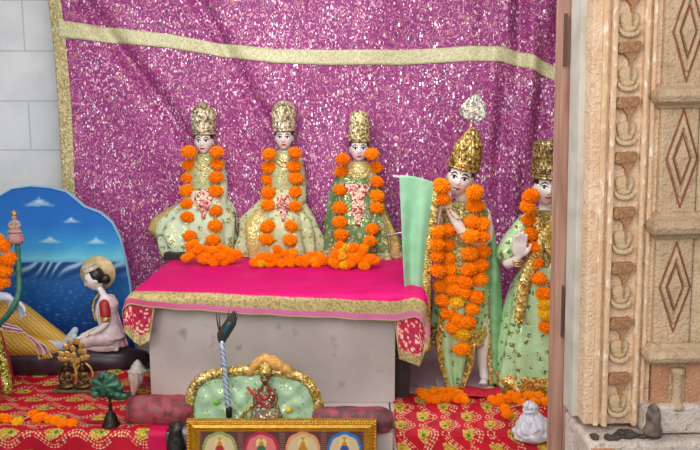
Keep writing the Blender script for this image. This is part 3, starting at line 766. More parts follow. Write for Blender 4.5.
# ------------------------------------------------------------------ standing statue with raised palm
def palm_statue():
    cx, by = 540, 388
    O = G(cx, by, ZP); O = Vector((P(546, 200, O.y).x, O.y, ZP)); k = P(547, 250, O.y).x-P(546, 250, O.y).x; kz_ = (P(cx, 146, O.y).z-O.z)/(by-146)
    S = Matrix.Diagonal((k, k, kz_, 1))
    def U(px, py, y=0):
        p = P(px, py, O.y+y*k)-O; return Vector((p.x/k, y, p.z/kz_))
    root = empty('standing_statue', O); tag(root, 'standing white statue in wide green skirt raising one palm, beside the door frame', 'statue')
    mb = MB()
    mb.rings([[U(x, y)+Vector((a*math.cos(t), b*math.sin(t), 0)) for t in (2*math.pi*i/28 for i in range(28))] for y, x, a, b in
              ((300, 546, 20, 14), (282, 546, 21, 14), (262, 546, 15, 11), (240, 546, 18, 13), (222, 546, 20, 11), (214, 546, 13, 9), (209, 546, 7, 7), (196, 546, 6, 6.5))])
    for s in (-1, 1):
        mb.tube([U(546+s*10, 298), U(546+s*9, 345), U(546+s*8, 388)], [11, 8.5, 5], 14, 3)
        mb.tube([U(546+s*8, 389.5, 0), U(546+s*9, 390.5, -15)], [4.5, 3.2], 12, 1)
    mb.tube([U(529, 222, 0), U(512, 244, -3), U(507, 262, -8), U(513, 262, -17), U(518, 257, -22)], [6.5, 5.6, 5.4, 4.6, 3.8], 14, 3)
    hand(mb, U(518, 258, -22), (.05, -.15, 1), (0, -1, .1), 27, .08, -1)
    mb.tube([U(565, 222, 0), U(580, 246, -2), U(578, 264, -10), U(566, 268, -18)], [6.5, 5.6, 5, 3.8], 14, 3)
    hand(mb, U(566, 268, -18), (-.9, -.3, -.1), (0, -.5, 1), 20, .35, 1)
    w = 24.5; hc = U(546, 188, -3); Mh = Matrix.Translation(hc) @ Matrix.Rotation(R(4), 4, 'Y')
    head(mb, w, Mh); mb.xf(S); me = fuse(mb, .0046, 3); link('body', me, M_marble, root)
    M2 = Matrix.Translation(S @ hc) @ Mh.to_3x3().to_4x4(); wk = w*k
    face(root, bvh_of([(me, Vector())]), M2, wk); hair(root, M2, wk)
    crown(root, M2 @ Matrix.Translation((0, .02*wk, .38*wk)), wk, 38*kz_, [(.58, 0), (.63, .12), (.62, .4), (.66, .75), (.66, .88), (.5, .95), (.06, 1)], M_crowns[4], 16, .2)
    f = lambda rows: [(max(.004, U(x, y).z*kz_), U(x, y).x*k, yy*k, a*k, b*k, d*k) for y, x, yy, a, b, d in rows]
    sk = robe('skirt', root, f([(388, 541, 0, 44, 46, 28), (378, 541, 0, 49, 48, 31), (345, 542, 0, 46, 46, 30), (310, 543, 0, 38, 42, 26), (285, 544, 0, 32, 35, 22), (262, 546, 0, 20, 21, 16)]), GRN2, 9, .085, .8, 80, 220)
    robe('gold_hem', root, f([(388, 541, 0, 45, 47, 29), (384, 541, 0, 48, 48.5, 31), (376, 541, 0, 50.4, 49.2, 32.3), (367, 541.5, 0, 49.8, 49, 32)]), M_gold, 9, .085, .8, 14, 220)
    bl = robe('blouse', root, f([(266, 546, 0, 20, 20, 16), (244, 546, 0, 22, 22, 16), (226, 546, 0, 24, 24, 15), (216, 546, 0, 20, 20, 13), (209, 546, 0, 10, 10, 10)]), TUNIC, 8, .03, 1.4, 40, 140)
    for pts, nm in (([U(527, 222, 0), U(512, 240, -2), U(506, 254, -5)], 'sleeve'), ([U(567, 222, 0), U(581, 244, -2), U(580, 258, -6)], 'sleeve')):
        mb = MB(); mb.tube(pts, [9, 9, 10], 16, 4); mb.xf(S); mb.build(nm, GRN2, root)
    for pts in ([U(560, 214, -11), U(548, 232, -18), U(536, 256, -19), U(524, 284, -24), U(519, 320, -30)], [U(534, 214, -11), U(545, 240, -18), U(560, 262, -19)]):
        mb = MB(); mb.tube(pts, [5, 5.5, 6, 6, 5], 14, 5, .45, (0, 1, 0)); mb.xf(S); mb.build('sash', M_gold, root)
    for i in range(3):
        ring = [S @ (U(517.5, 260.5+i*2.4, -21+i*.8)+Vector((4.9*math.cos(a), 4.9*math.sin(a), 0))) for a in (2*math.pi*j/24 for j in range(25))]
        MB().tube(ring, .0038, 8, 1).build('bangle', M_gold, root)
    bt = bvh_of([(bl.data, O), (me, O)])
    for q_ in (1., 1.6):
        pts = [onto(bt, 547+math.cos(a)*9*q_, 209+math.sin(a)*9*q_, .004, O.y-.06, .8)-O for a in (math.pi*i/12 for i in range(13))]
        MB().tube(pts, .0038, 8, 2).build('necklace', M_gold, root)
    return root, O, bvh_of([(sk.data, O), (bl.data, O), (me, O)])
r1 = palm_statue(); RO = r1[1]
RL = [(531, 196), (528, 207), (529, 220), (530, 234), (533, 248), (535, 263), (539, 279), (544, 294), (546, 304), (546, 314), (546, 327)]
RR = [(566, 200), (568, 213), (567, 227), (566, 241), (564, 255), (561, 269), (557, 283)]
garland('marigold garland with two yellow blooms on standing statue beside the door frame', [strand(r1[2], RL, .034, RO.y-.1, (8, 9)), strand(r1[2], RR, .034, RO.y-.1)], group='garlands on the standing statues')

# ------------------------------------------------------------------ painted sea board
YB = 3.98
top_tab = [(-80, 215), (-30, 205), (0, 195), (12, 188), (30, 185.5), (50, 187), (66, 191), (76, 199), (84, 206), (100, 212), (112, 222), (120, 238), (126, 262), (130, 285), (134, 315), (136, 350)]
def sea_col(px, py):
    n = noise.noise(Vector((px*.05, py*.05, 0))); n2 = noise.noise(Vector((px*.22, py*.5, 3)))
    hz = 262
    if py < hz:
        c = interp_c([(180, (24, 96, 176)), (225, (34, 112, 196)), (246, (62, 158, 214)), (258, (120, 204, 226)), (262, (96, 180, 216))], py+n*4)
        for cx_, cy_, hw, h in ((39, 205, 19, 9), (71, 222, 11, 6), (50, 242, 14, 7), (96, 243, 13, 7)):
            dx = abs(px-cx_)/hw; dy = (cy_-py)/h
            e = (1-dx**.75)-dy+n2*.15
            if dx < 1 and dy > -.12: c = mixc(c, (226, 240, 240), max(0, min(1, e*2.2))*(.35+.65*max(0, min(1, dy+.2))))
    else:
        c = interp_c([(262, (40, 104, 168)), (268, (28, 76, 138)), (282, (34, 96, 162)), (300, (26, 86, 158)), (330, (18, 62, 130)), (360, (12, 46, 104))], py+n*3)
        wv = math.sin(px*.55+3*math.sin(px*.13)+(py-268)*.5)
        if py < 279: c = mixc(c, (176, 208, 228), max(0, wv+.1)*sstep(280, 266, py)*.85); c = mixc(c, (20, 54, 108), max(0, -wv)*.5)
        else: c = mixc(c, (92, 156, 204), max(0, n2-.15)*1.2)
    return (*lin(c), 0)
def interp_c(tab, x): return tuple(interp([(a, c[i]) for a, c in tab], x) for i in range(3))
bo = P(30, 372, YB); bo.z = ZP
bd = empty('painted_sea_board', bo); tag(bd, 'cut-out board painted with blue sky, clouds and sea behind reclining figure', 'board')
pxl, pxr = -80, 136; pb = 372
def bpos(u, v):
    px = lerp(pxl, pxr, u); py = lerp(pb, interp(top_tab, px), v); p = P(px, py, YB); p.z = max(p.z, ZP); return p-bo
sheet('painted_face', bpos, 220, 150, attr_mat('sea_painting', .5, .3), bd, lambda u, v: sea_col(lerp(pxl, pxr, u), lerp(pb, interp(top_tab, lerp(pxl, pxr, u)), v)))
edge = [bpos(1-i/120, 1) for i in range(121)]+[bpos(0, 0)]; edge = [bpos(1, 0)]+edge
n = len(edge); mb = MB()
mb.rings([[p+Vector((0, -.001, 0)) for p in edge], [p+Vector((0, .028, 0)) for p in edge]], closed=True, cap=False)
mb.build('board_edge', plain('pale_blue_paint', (150, 196, 220), rough=.6), bd)
MB().add([p+Vector((0, .028, 0)) for p in edge], [tuple(range(n))]).build('board_back', plain('raw_board', (120, 100, 80)), bd, False)
rim = [bpos(1-i/120, 1)+Vector((0, -.002, -.003)) for i in range(121)]
MB().tube(rim, .004, 6, 1).build('board_rim', plain('pale_blue_rim', (126, 186, 222), rough=.6), bd)

# ------------------------------------------------------------------ reclining figure on the serpent couch, kneeling figure at its feet
YV = 3.78
def V(px, py, y=0.0): return P(px, py, YV+y)
zc = ZP
co_ = empty('serpent_couch', V(40, 372)); oo = co_.location.copy(); oo.z = ZP; co_.location = oo
tag(co_, 'dark purple-black coiled couch under the reclining and kneeling figures', 'couch')
M_coil = plain('dark_purple_gloss', (62, 44, 54), (40, 30, 38), .38, scale=18)
mb = MB(); zr = .068
mb.tube([P(-140, 360, YV-.02), P(-40, 361, YV-.03), P(60, 361, YV-.03), P(112, 361, YV), P(138, 361, YV+.06), P(140, 361, YV+.14)], [.078, .078, .078, .074, .062, .05], 20, 4)
mb.tube([P(-140, 352, YV+.1), P(0, 352, YV+.1), P(100, 354, YV+.1), P(126, 357, YV+.1)], [.09, .09, .085, .06], 20, 4)
mb.v = [Vector((p.x, p.y, max(p.z, ZP)))-oo for p in mb.v]
mb.build('coil', M_coil, co_)
rf = empty('reclining_statue', V(-20, 345)); ro = rf.location.copy(); tag(rf, 'reclining statue in golden yellow garment holding a lotus stem, at left edge', 'statue')
M_bluemarble = plain('bluish_white_skin', (196, 204, 214), (176, 186, 200), .3, scale=20)
mb = MB(); u_ = YV/FPX
mb.tube([V(-62, 292), V(-40, 300), V(-18, 312), V(-6, 318)], [.085, .10, .085, .08], 16, 3)
mb.tube([V(-74, 280), V(-84, 268)], [.03, .028], 12, 1)
Mh = Matrix.Translation(V(-92, 250)) @ Matrix.Rotation(R(-38), 4, 'Y'); head(mb, .15, Mh)
mb.tube([V(-6, 315), V(30, 326), V(60, 341), V(70, 341)], [.07, .055, .03, .026], 14, 3)
mb.tube([V(-6, 335, -.04), V(28, 343, -.04), V(54, 346, -.04), V(66, 346, -.05)], [.065, .05, .03, .026], 14, 3)
for a_, b_ in ((V(68, 342), V(75, 330)), (V(66, 346, -.05), V(74, 336, -.05))): mb.tube([a_, b_], [.026, .018], 10, 1)
mb.tube([V(-60, 285, -.08), V(-36, 314, -.14), V(-10, 298, -.20), V(8, 297, -.22)], [.036, .034, .028, .02], 12, 3)
hand(mb, V(9, 298, -.22), (.8, 0, -.75), (-.3, -.9, -.3), .125, .25, -1)
mb.tube([V(-66, 285, .04), V(-96, 300, .0), V(-98, 270, 0)], [.036, .034, .022], 12, 3)
mb.v = [p-ro for p in mb.v]
me = fuse(mb, .006, 3); link('body', me, M_bluemarble, rf); Mf = Matrix.Translation(-ro) @ Mh
face(rf, bvh_of([(me, Vector())]), Mf, .15); hair(rf, Mf, .15)
crown(rf, Mf @ Matrix.Translation((0, 0, .06)), .15, .16, cp1, M_crowns[3])
def yel():
    t = NT('golden_yellow_garment'); co = t.coord(); w = t.n('ShaderNodeTexWave', bands_direction='DIAGONAL'); t.t.links.new(co, w.inputs['Vector']); w.inputs['Scale'].default_value = 24; w.inputs['Distortion'].default_value = 4
    return t.out(t.mix(t.ramp(w.outputs[1], [(.55, (0, 0, 0)), (.9, (1, 1, 1))]), lin((202, 160, 62)), lin((180, 134, 48))), .5, 0., w.outputs[1], .3, .006)
M_yel = yel()
mb = MB(); mb.tube([V(-14, 308), V(14, 316), V(38, 329), V(64, 343)], [.10, .082, .062, .036], 20, 5); mb.v = [p-ro for p in mb.v]; mb.build('upper_leg_wrap', M_yel, rf)
mb = MB(); mb.tube([V(-14, 340, -.05), V(20, 344, -.05), V(56, 350, -.05)], [.082, .066, .034], 20, 5); mb.v = [p-ro for p in mb.v]; mb.build('lower_leg_wrap', M_yel, rf)
def sash(u, v):
    px = interp([(0, 2), (.45, 22), (.8, 40), (1, 46)], v); py = interp([(0, 326), (.45, 330), (.8, 345), (1, 358)], v)
    return V(px+(u-.5)*interp([(0, 6), (.5, 9), (1, 17)], v)*.8, py-(u-.5)*interp([(0, 16), (.5, 10), (1, -2)], v)*-.6, -.25+.06*v-.010*math.cos(u*12)-.02*v)-ro
sheet('pink_sash', sash, 30, 50, plain('dusty_pink_cloth', (212, 176, 180), (186, 148, 156), .6), rf, thick=.005)
def sashb(u, v): p = sash(u, .93+.09*v); return p+Vector((0, -.005, 0))
sheet('sash_border', sashb, 30, 6, M_gold, rf, thick=.005)
# lotus stem with a small seated figure
ls = empty('lotus_stem', V(14, 310, -.14)); lo = ls.location.copy(); tag(ls, 'green lotus stem rising from the reclining figure, little figure on top', 'stem')
mb = MB(); mb.tube([V(-2, 326, -.24), V(10, 312, -.26), V(18, 296, -.24), V(19, 278, -.2), V(17.5, 244, -.18)], [.014, .014, .014, .013, .012], 12, 5); mb.v = [p-lo for p in mb.v]
mb.build('stem', plain('green_painted_stem', (52, 116, 96), (38, 92, 78), .45), ls)
ft = V(16, 243, -.18)-lo; u0 = u_*.95
mb = MB(); mb.lathe([(.2*u0, -1*u0), (7*u0, 0), (8.2*u0, 3*u0), (7.4*u0, 8*u0), (6*u0, 9*u0), (6*u0, 10*u0), (.2*u0, 10.5*u0)], ft, 32, lambda t, z: 1+.06*math.cos(10*t))
M_lotus = plain('dusty_pink_stone', (190, 140, 140), (160, 110, 112), .6, scale=80); mb.build('lotus_seat', M_lotus, ls)
mb = MB(); b0 = ft+Vector((0, 0, 10*u0))
mb.ell(b0+Vector((0, 0, 3*u0)), (5.6*u0, 4.5*u0, 3.6*u0)); mb.ell(b0+Vector((0, 0, 9*u0)), (3.8*u0, 3*u0, 6*u0))
for s in (-1, 1):
    mb.tube([b0+Vector((s*3.4*u0, 0, 12*u0)), b0+Vector((s*5.6*u0, -1*u0, 8*u0)), b0+Vector((s*2*u0, -4*u0, 6*u0))], [1.3*u0, 1.2*u0, 1*u0], 8, 3)
    mb.tube([b0+Vector((s*2*u0, 0, 2.5*u0)), b0+Vector((s*6*u0, -2*u0, 2*u0)), b0+Vector((0, -5*u0, 2*u0))], [2*u0, 1.7*u0, 1.2*u0], 8, 3)
Mb = Matrix.Translation(b0+Vector((0, -.5*u0, 16.5*u0))); head(mb, 5*u0, Mb); me = fuse(mb, .0028, 2)
link('small_figure', me, plain('weathered_figure', (196, 164, 140), (150, 112, 98), .6, scale=90), ls)
mb = MB(); mb.lathe([(2.6*u0, 0), (3*u0, 1.5*u0), (2*u0, 4*u0), (.3*u0, 6*u0)], b0+Vector((0, 0, 18*u0)), 20); mb.build('small_crown', M_crowns[3], ls)
garland('marigold garland on the reclining figure at left edge', [[(P(x, y, YV-.2), .034, False) for x, y in ((-16, 236), (-5, 240), (4, 246), (9, 259), (5, 271), (2, 283), (-8, 292))], [(P(x, y, YV-.16), .034, False) for x, y in ((-22, 250), (-9, 255), (-2, 262), (-6, 275))]])
# kneeling figure
def kneel():
    O = V(108, 349, -.02); k = O.y/FPX*1.0; root = empty('kneeling_statue', O)
    tag(root, 'kneeling white statue with round halo, red sleeve and black hair bun, facing left', 'statue')
    U = lambda px, py, y=0: Vector(((px-108)*k, y*k, (349-py)*k))
    mb = MB()
    mb.rings([[U(x, y)+Vector((a*k*math.cos(t), b*k*math.sin(t), 0)) for t in (2*math.pi*i/24 for i in range(24))] for y, x, a, b in
              ((346, 110, 12, 10), (334, 110, 12.5, 12), (322, 109, 9, 10), (311, 107, 10.5, 10), (302, 108.5, 10.5, 11), (296, 109, 8, 9), (292, 106.5, 3.8, 4), (284, 102.5, 3.4, 3.6))])
    for s in (-1, 1):
        mb.tube([U(110, 336, s*5), U(98, 337, s*5), U(87, 340, s*5)], [8*k, 7*k, 5.5*k], 12, 3)
        mb.tube([U(87, 343, s*5), U(100, 346, s*5), U(113, 347, s*5)], [5*k, 4.5*k, 3*k], 12, 3)
        mb.tube([U(113, 347, s*5), U(119, 348, s*5)], [2.6*k, 2*k], 10, 1)
        mb.tube([U(110.5, 300, s*11.5), U(112, 317, s*14), U(99, 328, s*11), U(86, 333, s*6)], [4*k, 3.4*k, 2.9*k, 2.2*k], 12, 4)
        hand(mb, U(86, 333, s*6), (-1, 0, -.25), (0, 0, -1), 11*k, .3, s)
    w = 17*k; Mh = Matrix.Translation(U(97.5, 275, 0)) @ Matrix.Rotation(R(-70), 4, 'Z') @ Matrix.Rotation(R(20), 4, 'X')
    head(mb, w, Mh); me = fuse(mb, .0042, 3); link('body', me, M_marble, root)
    face(root, bvh_of([(me, Vector())]), Mh, w, q=.7); hc_ = MB(); hc_.ell(Mh @ Vector((0, .16*w, .15*w)), (.55*w, .50*w, .60*w), Mh.to_3x3()); hc_.build('hair', M_hair, root)
    b = MB(); b.ell(U(108.5, 275, 0), (5.4*k, 5*k, 5.6*k)); b.build('hair_bun', M_hair, root)
    crown(root, Mh @ Matrix.Translation((0, .04*w, .62*w)), w*.78, 7*k, [(.5, 0), (.5, .15), (.42, .4), (.5, .7), (.3, .85), (.05, 1)], plain('white_gilt_crown', (222, 216, 204), (190, 176, 150), .4, .2), 10, .8)
    h = MB(); hc = U(98, 271, 11)
    h.lathe([(.001, -.006), (16.4*k, -.006), (17.2*k, -.010), (18*k, -.004), (18*k, .006), (.001, .006)], hc, 48, None, Matrix.Rotation(R(90), 4, 'X').to_3x3())
    hl = h.build('halo', plain('cream_gilt_disc', (204, 186, 140), (180, 156, 104), .5, .1), root)
    def sari(u, v):
        a = -math.pi*.62+u*math.pi*1.25; y = lerp(293, 336, v); x = interp([(293, 108.5), (302, 109), (311, 107.5), (322, 109.5), (336, 112)], y)
        rx = interp([(293, 8), (300, 11.4), (311, 11.2), (322, 10.4), (336, 14)], y); ry = interp([(293, 9), (300, 11.6), (311, 10.8), (322, 10.6), (336, 13)], y)
        return U(x+rx*math.cos(a), y, ry*math.sin(a)*1.04-.4)
    M_sari = plain('pale_pink_sari', (222, 200, 202), (200, 174, 182), .55, scale=30)
    sheet('sari_wrap', sari, 40, 40, M_sari, root, thick=.004)
    s = MB()
    for q in (-1, 1):
        s.tube([U(111, 335, q*5), U(98, 336, q*5.4), U(86, 340.5, q*5.4)], [10*k, 8.4*k, 6.8*k], 16, 4)
    s.build('sari_skirt', M_sari, root)
    sv = MB(); sv.tube([U(110, 298.5, -11), U(111.4, 306, -13), U(111.8, 310, -13.6)], [5.2*k, 5.2*k, 5*k], 16, 3); sv.build('sleeve', M_red, root)
    bb = MB(); bb.tube([U(111.6, 313, -13.6), U(111.8, 311, -13.6)], 5*k, 14, 1); bb.build('sleeve_band', M_gold, root)
    pts = [U(100+2*math.cos(a), 292+11*math.sin(a)*.9, -4-6*abs(math.sin(a))) for a in (math.pi*i/10 for i in range(11))]
    pts = [U(102, 290, -4), U(98, 297, -5.5), U(96.4, 307, -5.5), U(98.6, 317, -5)]
    MB().tube(pts, .005, 8, 4).build('necklace', M_gold, root)
    for px_, py_ in ((94, 330.5), (91.5, 331.5)):
        ring = [U(px_, py_, -8.5)+Vector((.5*math.cos(a), math.sin(a), math.cos(a)))*3.6*k for a in (2*math.pi*i/20 for i in range(21))]
        MB().tube(ring, .003, 8, 1).build('bangle', M_gold, root)
    def tail(u, v):
        return U(lerp(112, 121, v)+u*8*(.5+.5*v), lerp(296, 346, v), -5+6*u+1.2*math.sin(u*9))
    sheet('sari_end', tail, 16, 40, plain('mauve_pink_cloth', (176, 112, 138), (206, 170, 180), .55, scale=60), root, thick=.004)
kneel()

# ------------------------------------------------------------------ red embroidered cloths
RED, RED2 = lin((200, 10, 42)), lin((166, 6, 34)); BEAD = lin((232, 178, 128)); MED = lin((206, 178, 70)); LEAF = lin((20, 122, 60))
def embro(u, v, per=.19, rowh=.105):
    n = noise.noise(Vector((u*14, v*14, 1)))
    c = mixc(RED, RED2, .5+.7*n); al = 0
    row = math.floor(v/rowh); vv = v-row*rowh; sh = (row % 2)*per/2
    vine = rowh*.5+rowh*.26*math.sin(2*math.pi*(u+sh)/per); dv = vv-vine
    sl = math.cos(2*math.pi*(u+sh)/per)
    if abs(dv) < .017:
        s = (u*78+sl*dv*30); cell = s-math.floor(s)
        lane = .5+.5*math.cos(dv/.017*math.pi*2.2)
        if (cell-.5)**2*3.2+(1-lane)*.55 < .40 and speck(u, v, 60, 4) > -.7: c = BEAD if speck(u, v, 120, 8) < .35 else lin((226, 206, 170)); al = .35
    uu = ((u+sh+per*.25) % per)-per*.5; mv = vv-(rowh*.12)
    for (cu, cv) in ((0, rowh*.24),):
        du, d2 = uu-cu, vv-cv; t = du/.036; q = t*t+(d2/(.024*(1.05-.45*t)))**2
        if q < 1:
            c = MED if speck(u, v, 200, 2) > -.35 else lin((160, 120, 40)); al = .35
            if (du-.008)**2+d2*d2 < .0085**2: c = LEAF; al = .1
        elif q < 1.35: c = lin((232, 200, 130)) if speck(u, v, 220, 6) > 0 else c; al = .3
    return (*c, al)
M_embro = attr_mat('red_embroidered_cloth', .6, .3)
XFL = -2.0; XCR = P(168, 440, YPF).x
ycb = G(60, 378, ZP).y
def lay(u, v):
    x = lerp(XFL, P(182, 412, 3.2).x, u); y = lerp(YPF+.012, ycb+.02, v)
    z = ZP+.006+.004*abs(math.sin(x*17+y*23))+.03*sstep(.86, 1, v)*(.6+.4*math.sin(x*9))
    return Vector((x, y, z))
o = sheet('altar_cloth', lay, 520, 230, M_embro, None, lambda u, v: embro(*(lambda p: (p.x, p.y*1.0))(lay(u, v))), thick=.004)
tag(o, 'red gold-embroidered cloth lying flat before the reclining figure', 'cloth')
def hang(u, v):
    x = lerp(XFL, XCR, u); s = v*.42; rr = .02
    if s < .06: return Vector((x, YPF+.06-s-.012, ZP+.016+.003*math.sin(x*20)))
    a = min((s-.06)/rr, math.pi/2); d = rr*(1-math.cos(a))+max(0, s-.06-rr*math.pi/2)
    return Vector((x, YPF-.012-rr*math.sin(a)-.012*math.sin(x*11)*min(1, d*8), ZP+.016-d))
def hangc(u, v):
    x = lerp(XFL, XCR, u)
    if XCR-x < .075: return (*mixc(lin((214, 12, 84)), lin((190, 6, 70)), .5+.5*noise.noise(Vector((x*30, v*9, 0)))), 0)
    if v*.42 < .008: return (*lin((206, 150, 110)), .3)
    return embro(x+.05, v*.42+.06)
o = sheet('front_cloth', hang, 500, 130, M_embro, None, hangc, thick=.004)
tag(o, 'red gold-embroidered cloth hanging over the front edge at lower left, plain pink end', 'cloth')
XC0, XC1 = P(394, 420, YS-.08).x, 1.30
prof = [(0, YS+.10, ZP+.004), (.16, YS-.075, ZP+.006), (.18, YS-.10, ZP-.004), (.36, YS-.165, ZST+.02), (.385, YS-.19, ZST+.006), (.53, YPF-.26, ZST+.006), (.56, YPF-.275, ZST-.01), (.72, YPF-.285, ZST-.17)]
def rc(u, v):
    x = lerp(XC0, XC1, u); s = v*.72; y = interp([(a, b) for a, b, c in prof], s); z = interp([(a, c) for a, b, c in prof], s)
    w = .008*math.sin(x*31+s*4)*sstep(.16, .25, s)*sstep(.40, .30, s)
    return Vector((x, y-abs(w), z+.002*math.sin(x*27+s*30)))
o = sheet('plinth_cloth', rc, 420, 260, M_embro, None, lambda u, v: embro(v*.72*1.0+.04, lerp(XC0, XC1, u), .15, .10), thick=.004)
tag(o, 'red gold-embroidered cloth draped over the plinth below standing statues', 'cloth')
# plain red piece on the plinth between garlands
mb = MB(); q0 = G(466, 398, ZP); q1 = G(492, 390, ZP)
o = sheet('red_wrap', lambda u, v: Vector((lerp(q0.x-.02, q1.x+.03, u), lerp(q0.y-.03, q1.y+.0, v), ZP+.012+.028*math.sin(math.pi*min(1, v*.9+.1))*(.7+.3*math.sin(u*7)))), 30, 20, plain('plain_red_cloth', (206, 18, 54), (170, 10, 40), .6), thick=.004)
tag(o, 'plain red cloth piece between the two garlands on the plinth', 'cloth')
# garlands lying down
def lying(label, pts, r, z, grp=None):
    out = []
    for i, (x, y, yl) in enumerate(pts):
        p = G(x, y+3, z); p.z = z+r*.72; out.append((p, r, yl))
    garland(label, [out], group=grp)
def jit(n, x0, x1, top, bot, seed):
    rr = random.Random(seed); return [(lerp(x0, x1, (i+.5)/n)+rr.uniform(-2, 2), interp([(x0, top[0]), ((x0+x1)/2, top[1]), (x1, top[2])], lerp(x0, x1, i/n))+rr.random()*bot, False) for i in range(n)]
lying('coiled marigold garland on red cloth at the flute player\'s feet', jit(20, 421, 464, (391, 389, 391), 11, 4), .021, ZP+.008, 'garlands lying on the plinth')
lying('marigold garland lying on red cloth at hem of the wide green skirt', jit(22, 490, 566, (393, 395, 392), 9, 5)+[(505, 409, False), (507, 414, False)], .021, ZP+.008, 'garlands lying on the plinth')
lying('short marigold garland lying on red cloth at lower left', [(-12, 417, False), (-4, 420, False), (3, 418, False), (8, 420, False), (18, 422, True), (34, 415, False), (38, 419, False), (43, 417, False), (50, 420, False), (56, 421, False), (63, 424, False), (72, 424, False)], .021, ZP+.012)

# ------------------------------------------------------------------ bolsters
def bolster(px0, px1, py_top, py_bot, label, cols, seed):
    a = G(px0, py_bot, ZP+.004); b = G(px1, py_bot, ZP+.004); r = (P(px0, py_top, a.y+.07).z-ZP)/2*.98
    yc = (a.y+b.y)/2+r*.9; L = b.x-a.x
    root = empty('bolster', ((a.x+b.x)/2, yc, ZP)); tag(root, label, 'bolster', 'bolsters in front of the slab')
    rs = []
    for i in range(41):
        t = i/40; e = min(t, 1-t)*L; q = r*(1-(max(0, 1-e/.07))**3*.42); ring = []
        for k in range(40):
            an = 2*math.pi*k/40; f = 1+.05*noise.noise(Vector((t*6, math.cos(an)*2, math.sin(an)*2+seed)))+.03*math.sin(an*9)*max(0, 1-e/.05)
            ring.append(Vector((lerp(-L/2, L/2, t), q*f*math.cos(an), max(.004, r+q*f*math.sin(an)))))
        rs.append(ring)
    t = NT('bolster_fabric'); co = t.coord(); v = t.noise(co, 22, 3); col = t.ramp(v, [(.40, lin(cols[0])), (.52, lin(cols[1])), (.66, lin(cols[2]))])
    MB().rings(rs).build('cushion', t.out(col, .6, 0., t.noise(co, 60, 2), .3, .006), root)
    mb = MB(); mb.tube([(-L/2+.012, r*.7*math.cos(x), r+r*.7*math.sin(x)) for x in (2*math.pi*i/24 for i in range(25))], .006, 8, 1); mb.build('end_seam', plain('bolster_piping', cols[1], rough=.6), root)
bolster(124, 192, 394, 429, 'dull maroon bolster cushion left of the small green throne', ((112, 50, 58), (160, 60, 72), (128, 84, 84)), 1)
bolster(312, 393, 405, 437, 'maroon patterned bolster cushion right of the small green throne', ((92, 52, 58), (116, 62, 70), (168, 66, 80)), 4)

